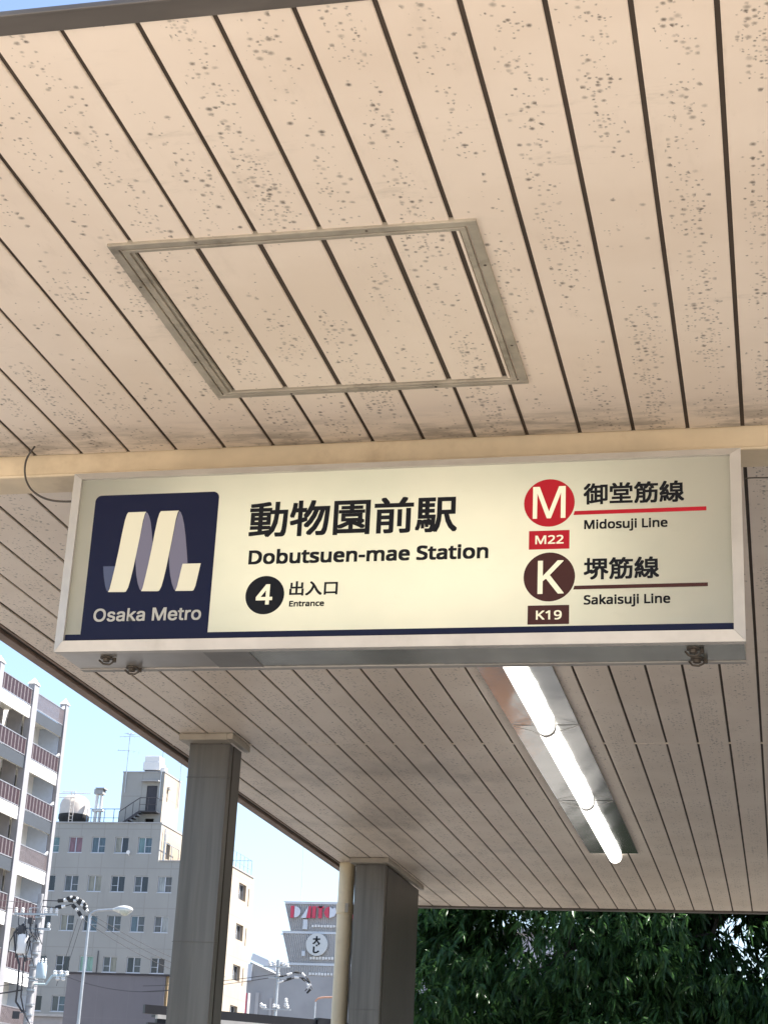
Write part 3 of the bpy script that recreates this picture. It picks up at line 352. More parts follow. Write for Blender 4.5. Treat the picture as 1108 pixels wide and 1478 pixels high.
"Midosuji Line":'64 502 61 502 64 461 66 407 66 347 66 0 0 0 0 573 106 573 283 103 286 103 466 573 572 573 572 0 500 0 500 352 501 408 503 460 506 501 503 501 312 0 252 0;788 0 718 0 718 430 788 430;764 590 773 586 782 580 789 572 793 560 794 546 793 532 789 521 782 512 773 506 764 502 754 501 742 502 733 506 724 512 717 521 713 532 712 546 713 560 717 572 724 580 733 586 742 590 754 591;1027 -2 984 17 948 48 922 91 906 146 900 214 906 282 922 338 949 381 985 413 1028 432 1078 438 1099 437 1119 434 1136 429 1152 423 1166 416 1179 407 1191 397 1202 386 1211 374 1216 374 1213 405 1211 438 1211 609 1281 609 1281 0 1224 0 1214 58 1211 58 1202 46 1191 35 1179 24 1166 15 1152 7 1136 1 1118 -4 1098 -7 1077 -8;1129 55 1161 67 1184 88 1199 117 1208 154 1211 200 1211 213 1209 263 1200 304 1185 336 1162 360 1130 375 1087 379 1052 374 1024 359 1002 334 986 300 976 260 973 213 976 165 986 125 1002 93 1024 69 1053 55 1088 51;1790 181 1785 150 1777 121 1767 95 1753 71 1737 51 1719 33 1697 18 1674 7 1648 -1 1620 -6 1591 -8 1563 -6 1537 -1 1512 7 1489 18 1468 33 1450 51 1433 71 1420 95 1408 121 1400 150 1395 181 1394 216 1396 261 1404 301 1418 336 1436 367 1459 392 1487 412 1518 426 1554 435 1593 438 1631 435 1665 426 1696 412 1724 392 1747 367 1766 336 1780 301 1788 261 1791 216;1468 184 1472 154 1480 128 1490 105 1504 86 1521 71 1541 59 1565 53 1592 51 1620 53 1643 59 1664 71 1681 86 1695 105 1705 128 1712 154 1717 184 1718 216 1717 248 1712 277 1705 303 1694 325 1680 344 1663 359 1643 370 1619 376 1592 379 1552 374 1520 359 1496 335 1480 303 1470 263 1467 216;2180 92 2173 69 2162 49 2146 32 2126 18 2102 6 2075 -2 2045 -6 2011 -8 1982 -7 1957 -5 1934 -1 1913 5 1894 11 1876 19 1876 83 1938 60 1963 54 1988 50 2013 49 2045 51 2071 57 2090 66 2104 79 2112 94 2114 112 2113 123 2111 132 2106 141 2098 150 2088 158 2074 167 2009 196 1937 228 1919 239 1904 252 1892 266 1883 283 1877 302 1875 324 1880 358 1895 386 1920 408 1953 425 1992 435 2037 438 2062 437 2087 434 2110 430 2132 424 2154 417 2174 409 2150 353 2093 372 2073 377 2053 379 2032 380 2005 379 1983 374 1966 366 1953 356 1945 343 1943 328 1944 317 1947 307 1953 298 1962 290 1973 282 1988 274 2054 246 2123 215 2141 203 2156 191 2167 176 2176 159 2181 140 2183 119;2646 0 2588 0 2578 57 2575 57 2565 43 2553 31 2539 20 2525 11 2509 4 2492 -1 2475 -5 2457 -7 2438 -8 2406 -6 2377 -1 2352 8 2331 21 2313 38 2300 59 2290 85 2284 114 2282 148 2282 430 2353 430 2353 153 2356 122 2364 96 2377 76 2395 62 2419 53 2449 51 2479 53 2504 59 2525 69 2541 82 2554 100 2564 121 2570 146 2574 175 2576 206 2576 430 2646 430;2697 -190 2670 -183 2670 -126 2695 -132 2723 -134 2739 -132 2753 -128 2766 -120 2775 -108 2781 -90 2782 -67 2782 430 2853 430 2853 -64 2852 -90 2847 -113 2840 -133 2830 -151 2817 -166 2801 -177 2781 -186 2758 -191 2732 -192;2778 560 2782 572 2789 580 2798 586 2807 590 2819 591 2829 590 2838 586 2847 580 2854 572 2858 560 2859 546 2858 532 2854 521 2847 512 2838 506 2829 502 2819 501 2807 502 2798 506 2789 512 2782 521 2778 532 2777 546;3060 0 2989 0 2989 430 3060 430;3036 590 3045 586 3054 580 3061 572 3065 560 3066 546 3065 532 3061 521 3054 512 3045 506 3036 502 3025 501 3014 502 3004 506 2996 512 2989 521 2985 532 2984 546 2985 560 2989 572 2996 580 3004 586 3014 590 3025 591;3414 573 3487 573 3487 64 3737 64 3737 0 3414 0;3896 0 3825 0 3825 430 3896 430;3871 590 3881 586 3890 580 3896 572 3901 560 3902 546 3901 532 3896 521 3890 512 3881 506 3871 502 3861 501 3850 502 3840 506 3831 512 3825 521 3821 532 3819 546 3821 560 3825 572 3831 580 3840 586 3850 590 3861 591;4286 434 4325 421 4355 401 4377 371 4390 330 4394 280 4394 0 4325 0 4325 275 4322 307 4314 333 4301 353 4283 367 4259 376 4228 379 4186 374 4153 361 4130 338 4115 308 4105 269 4102 223 4102 0 4032 0 4032 430 4089 430 4099 371 4103 371 4114 385 4126 398 4139 409 4154 418 4169 425 4186 431 4203 435 4221 437 4239 438;4729 435 4760 427 4788 414 4813 396 4833 373 4849 346 4861 315 4868 281 4871 244 4871 201 4576 201 4581 157 4594 119 4614 90 4641 69 4674 56 4713 52 4740 53 4764 56 4786 60 4851 82 4851 20 4830 11 4808 4 4786 -1 4764 -5 4738 -7 4710 -8 4671 -5 4635 3 4602 17 4573 36 4549 61 4529 91 4515 126 4506 167 4503 212 4506 257 4514 297 4527 333 4545 364 4567 390 4594 411 4624 426 4657 435 4693 438;4661 377 4635 366 4613 348 4596 323 4584 293 4578 257 4797 257 4796 281 4792 302 4786 322 4777 338 4766 353 4752 364 4735 373 4715 378 4693 380',
"Sakaisuji Line":'359 121 351 92 337 66 318 44 294 26 266 11 233 1 197 -6 157 -8 96 -5 42 4 0 19 0 88 21 80 45 72 72 65 101 59 130 56 160 55 187 56 211 60 232 66 249 74 264 85 275 98 283 113 288 129 289 147 288 164 284 180 277 194 267 207 254 218 236 230 214 241 187 252 155 265 90 294 73 305 57 317 44 330 33 344 24 359 16 375 11 393 8 413 7 435 10 464 17 490 30 513 48 533 69 550 95 563 124 573 156 579 190 581 221 580 249 577 277 572 302 565 326 558 348 549 325 487 261 508 237 513 213 516 188 517 166 516 146 513 128 507 114 499 101 489 92 478 85 464 81 450 80 434 81 416 85 400 92 386 102 373 115 362 131 351 152 341 176 330 205 318 237 306 266 293 291 279 312 264 330 247 344 228 354 206 360 181 362 153;678 433 717 422 746 403 767 375 780 338 784 293 784 0 733 0 719 61 716 61 704 46 691 33 678 22 664 13 649 5 633 -1 615 -5 595 -7 572 -8 547 -7 524 -2 502 6 483 16 467 30 454 48 444 68 438 92 436 119 442 159 459 192 487 219 526 238 578 251 642 257 715 259 715 285 713 317 705 342 692 359 674 371 652 378 626 380 604 379 583 376 562 370 505 347 483 400 503 410 526 419 550 426 576 432 603 436 630 437;603 203 566 195 540 182 523 165 513 144 509 119 512 97 519 79 531 66 547 56 566 51 588 49 622 52 652 62 678 79 698 103 710 134 714 172 714 210 651 208;986 257 984 221 987 221 1002 240 1021 264 1038 285 1176 430 1258 430 1084 246 1270 0 1185 0 1036 200 987 158 987 0 917 0 917 609 987 609 987 291;1556 433 1595 422 1625 403 1646 375 1658 338 1662 293 1662 0 1611 0 1597 61 1594 61 1582 46 1569 33 1556 22 1542 13 1527 5 1511 -1 1493 -5 1473 -7 1450 -8 1425 -7 1402 -2 1380 6 1361 16 1345 30 1332 48 1322 68 1316 92 1314 119 1320 159 1337 192 1365 219 1405 238 1456 251 1520 257 1593 259 1593 285 1591 317 1583 342 1570 359 1552 371 1531 378 1504 380 1482 379 1461 376 1440 370 1383 347 1362 400 1381 410 1404 419 1428 426 1454 432 1481 436 1508 437;1481 203 1444 195 1418 182 1401 165 1391 144 1387 119 1390 97 1397 79 1409 66 1425 56 1444 51 1466 49 1500 52 1530 62 1556 79 1576 103 1589 134 1593 172 1593 210 1529 208;1866 0 1795 0 1795 430 1866 430;1842 590 1851 586 1860 580 1867 572 1871 560 1872 546 1871 532 1867 521 1860 512 1851 506 1842 502 1831 501 1820 502 1810 506 1802 512 1795 521 1791 532 1790 546 1791 560 1795 572 1802 580 1810 586 1820 590 1831 591;2280 92 2273 69 2261 49 2245 32 2226 18 2202 6 2175 -2 2144 -6 2111 -8 2082 -7 2056 -5 2033 -1 2012 5 1993 11 1976 19 1976 83 2038 60 2062 54 2087 50 2112 49 2145 51 2171 57 2190 66 2203 79 2211 94 2214 112 2213 123 2210 132 2205 141 2198 150 2187 158 2174 167 2108 196 2037 228 2019 239 2003 252 1991 266 1982 283 1977 302 1975 324 1980 358 1995 386 2020 408 2052 425 2091 435 2136 438 2162 437 2186 434 2210 430 2232 424 2253 417 2273 409 2249 353 2192 372 2172 377 2152 379 2131 380 2105 379 2083 374 2065 366 2053 356 2045 343 2042 328 2044 317 2047 307 2053 298 2061 290 2073 282 2088 274 2153 246 2223 215 2241 203 2255 191 2267 176 2275 159 2280 140 2282 119;2746 0 2688 0 2678 57 2674 57 2664 43 2653 31 2639 20 2624 11 2608 4 2592 -1 2574 -5 2556 -7 2538 -8 2506 -6 2477 -1 2452 8 2430 21 2413 38 2399 59 2389 85 2384 114 2382 148 2382 430 2453 430 2453 153 2456 122 2463 96 2476 76 2495 62 2519 53 2548 51 2578 53 2603 59 2624 69 2641 82 2654 100 2663 121 2670 146 2674 175 2675 206 2675 430 2746 430;2796 -190 2770 -183 2770 -126 2795 -132 2823 -134 2839 -132 2853 -128 2865 -120 2875 -108 2880 -90 2882 -67 2882 430 2953 430 2953 -64 2951 -90 2947 -113 2940 -133 2930 -151 2917 -166 2900 -177 2881 -186 2858 -191 2831 -192;2878 560 2882 572 2888 580 2897 586 2907 590 2918 591 2928 590 2938 586 2947 580 2953 572 2958 560 2959 546 2958 532 2953 521 2947 512 2938 506 2928 502 2918 501 2907 502 2897 506 2888 512 2882 521 2878 532 2876 546;3159 0 3089 0 3089 430 3159 430;3135 590 3145 586 3153 580 3160 572 3165 560 3166 546 3165 532 3160 521 3153 512 3145 506 3135 502 3125 501 3114 502 3104 506 3095 512 3089 521 3085 532 3083 546 3085 560 3089 572 3095 580 3104 586 3114 590 3125 591;3514 573 3586 573 3586 64 3836 64 3836 0 3514 0;3995 0 3925 0 3925 430 3995 430;3971 590 3980 586 3989 580 3996 572 4000 560 4002 546 4000 532 3996 521 3989 512 3980 506 3971 502 3961 501 3949 502 3940 506 3931 512 3924 521 3920 532 3919 546 3920 560 3924 572 3931 580 3940 586 3949 590 3961 591;4385 434 4424 421 4455 401 4476 371 4490 330 4494 280 4494 0 4424 0 4424 275 4422 307 4414 333 4401 353 4382 367 4358 376 4328 379 4285 374 4252 361 4229 338 4214 308 4205 269 4202 223 4202 0 4131 0 4131 430 4188 430 4199 371 4203 371 4213 385 4225 398 4238 409 4253 418 4269 425 4285 431 4303 435 4320 437 4338 438;4828 435 4860 427 4888 414 4912 396 4933 373 4949 346 4961 315 4968 281 4970 244 4970 201 4676 201 4681 157 4693 119 4713 90 4740 69 4773 56 4813 52 4839 53 4863 56 4886 60 4951 82 4951 20 4929 11 4907 4 4886 -1 4863 -5 4838 -7 4810 -8 4771 -5 4735 3 4702 17 4673 36 4649 61 4629 91 4615 126 4606 167 4603 212 4606 257 4613 297 4627 333 4645 364 4667 390 4693 411 4723 426 4757 435 4793 438;4761 377 4734 366 4712 348 4696 323 4684 293 4678 257 4896 257 4895 281 4891 302 4885 322 4876 338 4865 353 4851 364 4834 373 4815 378 4792 380',
"Osaka Metro":'185 -3 146 7 110 25 79 49 52 79 30 115 13 157 4 203 0 254 4 305 13 352 30 393 52 429 79 459 110 484 146 501 185 512 227 516 269 512 308 501 344 484 375 459 402 429 424 393 440 352 450 305 453 254 450 203 440 157 424 115 402 79 375 49 344 25 308 7 269 -3 227 -7;256 55 284 63 309 76 332 94 352 116 368 144 380 176 388 213 390 254 388 295 380 332 368 365 352 392 332 415 309 433 284 446 256 453 227 456 197 453 170 445 144 433 121 415 102 392 85 364 73 332 66 295 63 254 66 213 73 176 85 144 102 117 121 94 144 76 170 63 197 55 227 53;650 -7 627 -3 605 3 586 12 569 24 555 38 543 54 535 73 529 94 587 107 594 87 604 72 617 60 634 52 653 47 675 45 699 47 720 53 738 62 751 74 759 88 761 103 760 115 755 126 747 136 736 144 722 150 705 155 642 170 611 180 585 192 565 208 551 227 543 249 540 274 542 295 548 314 558 332 572 347 589 360 608 370 630 378 654 383 680 384 705 383 727 379 747 372 765 363 780 352 792 339 803 324 811 308 817 290 761 277 755 291 747 304 736 316 721 325 703 331 681 333 659 331 640 326 624 317 612 305 604 292 602 277 604 264 609 253 617 243 629 235 645 229 665 223 723 209 754 200 780 187 800 171 813 153 822 131 824 107 822 85 816 65 806 47 791 31 774 18 753 6 729 -2 703 -7 675 -8;995 -7 973 -3 953 5 934 15 919 29 906 45 896 63 891 84 889 108 890 128 894 146 901 161 911 174 922 184 936 193 951 200 967 206 984 211 1036 220 1092 227 1105 229 1115 231 1124 235 1131 243 1134 255 1134 257 1133 272 1130 285 1125 297 1118 307 1109 315 1098 322 1085 327 1070 330 1054 331 1037 330 1021 327 1007 322 995 316 985 309 976 301 969 292 963 283 958 274 899 291 909 313 922 331 937 346 954 358 972 368 991 375 1011 380 1032 383 1052 384 1097 379 1113 375 1129 369 1144 360 1158 350 1170 336 1181 320 1189 301 1193 278 1195 251 1195 0 1135 0 1135 52 1131 52 1110 25 1100 16 1088 8 1074 1 1057 -4 1039 -7 1018 -9;1050 47 1069 51 1086 59 1100 68 1112 80 1122 93 1128 108 1132 122 1134 138 1134 190 1118 182 1090 176 1058 171 1034 168 993 159 981 153 970 147 962 139 955 130 951 118 950 105 951 93 955 82 960 72 968 64 977 57 988 52 1000 48 1014 46 1029 45;1357 212 1368 212 1532 379 1608 379 1431 199 1425 199 1357 137;1300 509 1361 509 1361 0 1300 0;1395 186 1439 229 1620 0 1541 0;1765 -7 1743 -3 1723 5 1704 15 1689 29 1676 45 1666 63 1660 84 1659 108 1660 128 1664 146 1671 161 1681 174 1692 184 1706 193 1721 200 1736 206 1753 211 1806 220 1862 227 1875 229 1885 231 1893 235 1901 243 1904 255 1904 257 1903 272 1900 285 1895 297 1888 307 1879 315 1868 322 1855 327 1840 330 1824 331 1807 330 1791 327 1777 322 1765 316 1755 309 1746 301 1738 292 1733 283 1728 274 1669 291 1679 313 1692 331 1707 346 1723 358 1742 368 1761 375 1781 380 1802 383 1822 384 1867 379 1883 375 1899 369 1914 360 1928 350 1940 336 1950 320 1958 301 1963 278 1965 251 1965 0 1905 0 1905 52 1901 52 1880 25 1870 16 1858 8 1843 1 1827 -4 1809 -7 1788 -9;1820 47 1839 51 1856 59 1870 68 1882 80 1892 93 1898 108 1902 122 1904 138 1904 190 1888 182 1859 176 1828 171 1804 168 1762 159 1750 153 1740 147 1732 139 1725 130 1721 118 1720 105 1721 93 1724 82 1730 72 1738 64 1747 57 1758 52 1770 48 1784 46 1799 45;2265 509 2357 509 2482 187 2492 159 2504 123 2517 84 2527 49 2512 49 2523 83 2535 121 2547 158 2557 187 2681 509 2773 509 2773 0 2709 0 2709 291 2710 327 2710 369 2711 413 2712 457 2718 457 2703 409 2687 363 2673 322 2661 291 2547 0 2491 0 2376 291 2364 321 2350 361 2334 408 2317 457 2324 457 2325 416 2326 372 2327 328 2327 291 2327 0 2265 0;3010 -5 2979 3 2950 16 2926 35 2905 58 2889 85 2877 116 2870 150 2867 187 2870 224 2877 258 2889 290 2905 317 2925 340 2948 359 2976 373 3006 382 3039 384 3059 383 3079 380 3099 374 3118 366 3136 355 3153 341 3167 324 3180 305 3190 282 3198 256 3203 227 3204 194 3204 169 2908 169 2908 221 3171 221 3143 202 3142 226 3138 248 3131 269 3122 286 3110 301 3096 314 3079 323 3060 328 3039 330 3017 328 2997 323 2980 313 2965 301 2952 286 2942 270 2935 251 2931 231 2929 211 2929 178 2931 151 2936 127 2944 106 2955 88 2968 73 2984 61 3003 53 3023 48 3046 46 3060 47 3074 49 3087 53 3099 58 3109 65 3119 73 3127 82 3134 93 3139 105 3198 91 3191 72 3181 55 3168 39 3153 26 3136 14 3116 4 3094 -3 3071 -7 3045 -8;3441 327 3244 327 3244 379 3441 379;3363 471 3363 98 3364 83 3368 70 3373 61 3382 55 3393 51 3408 50 3422 51 3439 54 3450 2 3429 -3 3406 -4 3375 -1 3350 7 3329 21 3314 41 3305 64 3302 93 3302 471;3517 379 3576 379 3576 321 3580 321 3589 339 3601 354 3617 367 3636 377 3656 383 3678 385 3694 384 3708 384 3708 322 3695 324 3672 326 3654 324 3638 321 3624 315 3611 306 3600 296 3590 284 3584 269 3580 254 3578 237 3578 0 3517 0;3898 -5 3868 3 3841 16 3816 35 3796 58 3780 85 3768 116 3760 150 3758 187 3760 225 3768 260 3780 291 3796 318 3816 341 3841 360 3868 374 3898 382 3931 384 3964 382 3995 374 4022 360 4046 341 4067 318 4083 291 4095 260 4102 225 4105 187 4102 150 4095 116 4083 85 4067 58 4046 35 4022 16 3995 3 3964 -5 3931 -8;3955 49 3976 55 3994 66 4009 80 4021 97 4031 117 4038 139 4042 163 4043 187 4042 212 4038 236 4031 258 4021 278 4009 296 3994 310 3976 321 3955 328 3931 330 3907 328 3887 321 3869 310 3854 296 3842 278 3832 258 3825 236 3821 212 3820 187 3821 163 3825 139 3832 117 3842 97 3854 80 3869 66 3887 55 3907 49 3931 46',
"大":'146 276 146 257 145 237 144 216 141 194 7 194 7 167 137 167 125 127 108 88 82 52 47 20 0 -6 20 -27 66 -1 101 31 128 68 147 106 160 147 179 101 202 60 230 25 263 -5 301 -27 320 -3 282 18 249 47 222 82 199 122 182 167 315 167 315 194 169 194 172 215 173 237 174 257 175 276 175 294 146 294',
"し":'1 273 3 237 0 60 4 30 15 8 33 -7 57 -15 85 -18 128 -13 163 0 192 18 214 39 231 60 211 83 195 62 175 42 151 26 121 15 86 11 67 13 52 18 39 28 31 43 29 63 33 237 36 273'}
# ------------------------------------------------------------------ the ground
H = 1.942           # soffit height above the camera; the ground lies 1.5 below it
G0 = -1.5
def ground():
    m, nt, b = nodes("asphalt")
    p = pos(nt)
    c = mix(nt, ramp(nt, noise(nt, p, .4, 6), .3, .7), (.145, .136, .124), (.195, .184, .168))
    nt.links.new(c, b.inputs["Base Color"]); b.inputs["Roughness"].default_value = .9
    o = MB().add([(-2500, -2500, G0), (2500, -2500, G0), (2500, 2500, G0), (-2500, 2500, G0)], [(0, 1, 2, 3)]).build("ground", m)
    o["kind"] = "structure"
    m2, nt, b = nodes("pale_paving")
    p = pos(nt)
    br = N(nt, "ShaderNodeTexBrick", inp={"Scale": 1.0, "Mortar Size": .006, "Brick Width": .6, "Row Height": .3})
    br.inputs["Color1"].default_value = (.52, .45, .37, 1); br.inputs["Color2"].default_value = (.60, .52, .43, 1); br.inputs["Mortar"].default_value = (.25, .22, .19, 1)
    nt.links.new(p, br.inputs["Vector"]); nt.links.new(br.outputs[0], b.inputs["Base Color"]); b.inputs["Roughness"].default_value = .8
    z = G0 + .12
    o = MB().box(-14, 16, -16, 3.2, G0 + .004, z).build("pavement", m2)
    o["kind"] = "structure"
ground()

# ------------------------------------------------------------------ the canopy
canopy = empty("station_canopy", (-1.0, 8.0, G0 + .12))
tag(canopy, "station entrance canopy with a cream board soffit on grey steel columns", "canopy")

PW, GAP = .15, .0108
def board_mesh(L, w=PW-GAP, name="soffit_panel"):
    """one soffit board, length along Y, chamfered long edges, its lower face at z = 0"""
    h, c = .0055, .002
    prof = [(-w/2, h), (-w/2, c), (-w/2+c, 0), (w/2-c, 0), (w/2, c), (w/2, h)]
    return MB().prism(prof, (0, L), 'Y')
C0 = Vector(canopy.location)
_cache = {}
def board(k, y0, y1, parent=canopy, w=None, x=None, base=C0, z=H):
    L = round(y1-y0, 3); w = w or PW-GAP
    x = -.056 - PW*k - PW/2 if x is None else x
    key = (L, round(w, 4))
    loc = Vector((x, y0, z + random.uniform(-.0007, .0007))) - base
    if key not in _cache:
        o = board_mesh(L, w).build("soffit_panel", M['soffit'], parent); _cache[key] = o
    else:
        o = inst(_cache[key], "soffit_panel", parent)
    o.location = loc
    o.rotation_euler = (0, random.uniform(-.0035, .0035), 0)
Y0, YB, YB2, YS, YE = 2.486, 4.474, 4.622, 8.300, 14.02
XL, XR = -3.026, 1.294
XF = 5.2          # unseen right extent of the canopy, widened to shade the ground below
for k in range(-9, 19):
    if 4 <= k <= 8:
        board(k, Y0, 3.268); board(k, 4.116, YB)
    else:
        board(k, Y0, YB)
    board(k, YB2, YS-.003); board(k, YS+.003, YE)
for a, b in ((Y0, YB), (YB2, YS-.003), (YS+.003, YE)):      # the narrow last board by the left edge
    board(0, a, b, w=.108, x=-2.906-.006-.054-.002)
w = WB(canopy); w.box(XL-.02, XR, Y0-.02, YE, H+.0065, H+.03); w.build("dark_backing", M['gap'])
# the joint strip
w = WB(canopy); w.box(XL, XR, YS-.005, YS+.005, H-.0005, H+.006); w.build("joint_strip", M['soffit'])
# the roof itself
w = WB(canopy); w.box(XL-.083, XF, 3.1, YE+.07, H+.031, H+.30); w.build("roof", M['fascia'])
w = WB(canopy); w.box(XL-.03, XF, 2.49, 3.099, H+.031, H+.06); w.build("roof_lip", M['fascia'])
w = WB(canopy); w.box(XR, XF, Y0, YE, H, H+.03); w.build("soffit_sheet", M['soffit'])
# edges: front, left, back, right
w = WB(canopy)
w.box(XL-.088, XF+.09, 2.425, 2.480, H-.006, H+.003)
w.box(XL-.088, XF+.09, 2.418, 2.4245, H-.009, H+.002)
w.build("front_fascia", M['fascia'], bevel=.002)
w = WB(canopy)
w.box(XL-.036, XL-.002, 2.484, YE, H+.004, H+.03)
w.build("edge_channel", M['gap'])
w = WB(canopy)
w.box(XL-.088, XL-.038, 2.484, YE+.07, H-.010, H+.03)
w.box(XL-.012, XL-.001, 2.484, YE, H-.003, H+.03)
w.build("side_fascia", M['fascia_side'], bevel=.002)
w = WB(canopy)
w.box(XL-.086, XF+.088, YE+.006, YE+.072, H-.014, H+.335)
w.build("rear_fascia", M['fascia'], bevel=.002)
w = WB(canopy); w.box(XF+.004, XF+.088, 2.484, YE, H-.008, H+.03); w.build("side_fascia", M['fascia_side'])
# cross beam
w = WB(canopy)
w.box(XL+.01, XF, 4.485, 4.497, 1.884, H+.006)
w.box(XL+.01, XF, 4.487, 4.616, 1.876, 1.8835)
w.box(XL+.01, XF, 4.610, 4.621, 1.878, H+.006)
w.tube((XL+.01, 4.489, 1.882), (XF, 4.489, 1.882), .006, n=8)
w.build("cross_beam", M['beam'], bevel=.0015)

# orange banner added out of view, for the reflector to mirror
bn = MB(); rr_ = random.Random(2)
bn.prism([(-2.75, -.35), (-2.42, -.38), (-2.30, -.12), (-2.36, .1), (-2.22, .30), (-2.34, .52), (-2.7, .5)], (14.9, 14.92))
bn = bn.build("added_orange_banner", mat("orange_cloth", (.95, .34, .10), .7, var=.1)); tag(bn, "added orange cloth banner, out of view except in the lamp reflector", "banner")
# unseen entrance wall, assumed to the right and added to darken soffit and columns
w = WB(canopy); w.box(3.6, 3.8, 3.4, 13.6, G0+.124, H-.002); w.build("unseen_entrance_wall", M['steel_b'])

# access hatch in the soffit
hx0, hx1, hy0, hy1 = -1.462, -.602, 3.266, 4.118
hatch = empty("access_hatch", (0, 0, 0)); hatch.parent = canopy; hatch.location = Vector((-1.03, 3.69, H)) - C0
HB = Vector((-1.03, 3.69, H))
M['hatch'] = mat("grey_hatch_trim", (.40, .365, .30), .45, .25, var=.15, scale=9, dirt=(.10, .085, .065), dirt_amt=.75)
class HBB(MB):
    def build(s, name, mats, **k):
        s.v = [tuple(Vector(p) - HB) for p in s.v]; return super().build(name, mats, hatch, **k)
def rail(x0, x1, y0, y1, z0, z1, name="hatch_rail", m='hatch'):
    HBB().box(x0, x1, y0, y1, z0, z1).build(name, M[m], bevel=.001)
zb = H - .007
# outer ring
rail(hx0, hx1, hy0, hy0+.021, zb, H+.008); rail(hx0, hx1, hy1-.019, hy1, zb, H+.008)
rail(hx0, hx0+.020, hy0+.0215, hy1-.0195, zb, H+.008); rail(hx1-.022, hx1, hy0+.0215, hy1-.0195, zb, H+.008)
# inner ring, a hair's joint away
rail(hx0+.0255, hx1-.0275, hy0+.0255, hy0+.037, zb-.0006, H+.008); rail(hx0+.0255, hx1-.0275, hy1-.033, hy1-.0245, zb-.0003, H+.008)
rail(hx0+.0265, hx0+.041, hy0+.0375, hy1-.0335, zb-.0004, H+.008); rail(hx1-.0405, hx1-.0275, hy0+.0375, hy1-.0335, zb-.0004, H+.008)
rail(hx0+.0445, hx0+.052, hy0+.039, hy1-.035, zb+.003, H+.008); rail(hx1-.051, hx1-.0435, hy0+.039, hy1-.035, zb+.003, H+.008, m='soffit')
for k in range(4, 9):
    x = -.056 - PW*k - PW/2
    o = board_mesh(hy1-hy0-.078, PW-.014).build("hatch_panel", M['soffit'], hatch) if k == 4 else inst(_hp, "hatch_panel", hatch)
    _hp = o
    o.location = Vector((x - .004, hy0+.040, H-.002+random.uniform(-.0005, .0005))) - HB
HBB().box(hx0+.01, hx1-.01, hy0+.01, hy1-.01, H+.0045, H+.0062).build("hatch_backing", M['gap'])
HBB().lathe((-1.10, hy1-.024, H-.0095), [(.005, 0), (.009, .0005), (.009, .004)], 12).build("latch", M['hatch'])

for sx, sy in ((hx0+.01, hy0+.2), (hx0+.01, hy0+.62), (hx1-.011, hy0+.2), (hx1-.011, hy0+.62), (-1.25, hy0+.0105), (-.85, hy0+.0105), (-1.25, hy1-.0095), (-.85, hy1-.0095)):
    HBB().lathe((sx, sy, zb), [(.002, -.0016), (.0036, -.0008), (.0038, .0005)], 10).build("screw", M['bolt'])

# columns
def column(y0, y1, x0=-2.868, x1=-2.652, two=False):
    r = empty("column"); r.parent = canopy; c = Vector(((x0+x1)/2, (y0+y1)/2, G0+.124)); r.location = c - C0
    class CB(MB):
        def build(s, name, mats, **k):
            s.v = [tuple(Vector(p) - c) for p in s.v]; return super().build(name, mats, r, **k)
    z0, z1 = G0+.124, H-.034
    yj = y0 + .055
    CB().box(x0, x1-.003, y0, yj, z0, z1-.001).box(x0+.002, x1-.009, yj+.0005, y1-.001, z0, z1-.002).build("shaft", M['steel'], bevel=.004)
    CB().box(x1-.0085, x1, yj+.006, y1, z0, z1-.003).build("side_cladding", M['steel_shaded'], bevel=.002)
    CB().box(x0-.0025, x1+.0005, y0-.0025, y0+.03, 1.735, 1.7375).build("sheet_joint", M['steel_b'])
    CB().box(x0-.0022, x1+.0004, y0-.0022, y0+.03, .93, .9325).build("sheet_joint", M['steel_b'])
    b = CB(); t = .03
    b.box(x0-t, x1+.004, y0-.085, y0-.003, H-.036, H-.003)
    b.box(x1+.0045, x1+.034, y0-.085, y1+.03, H-.033, H-.003)
    b.box(x0-t, x0-.003, y0-.0025, y1+.03, H-.033, H-.003)
    b.build("column_collar", M['cap'], bevel=.002)
    return r
column(8.113, 8.300)
column(11.78, 12.93)

# downpipe on the far column
def downpipe():
    r = empty("downpipe"); r.parent = canopy; c = Vector((-2.972, 11.95, G0+.124)); r.location = c - C0
    def sh(b, n, m, **k):
        b.v = [tuple(Vector(p) - c) for p in b.v]; return b.build(n, m, r, **k)
    b = MB(); b.lathe((-2.972, 11.95, 0), [(.056, G0+.124), (.056, H-.004)], 28); sh(b, "pipe", M['cream_pipe'], smooth=True)
    for z in (1.62, .10):
        b = MB(); b.lathe((-2.972, 11.95, z), [(.057, -.035), (.063, -.033), (.063, .033), (.057, .035)], 28); sh(b, "pipe_collar", M['cream_pipe'], smooth=True)
        b = MB(); b.box(-2.958, -2.935, 11.883, 11.889, z-.03, z+.032); b.box(-2.91, -2.85, 11.94, 11.96, z-.012, z+.012); sh(b, "bracket", M['cap'])
    b = MB()
    b.path([(-2.905, 11.90, H-.02), (-2.897, 11.90, 1.80), (-2.893, 11.90, 1.62), (-2.905, 11.90, 1.2), (-2.893, 11.90, .9), (-2.90, 11.90, G0+.13)], .006)
    sh(b, "cable", M['cable'])
downpipe()

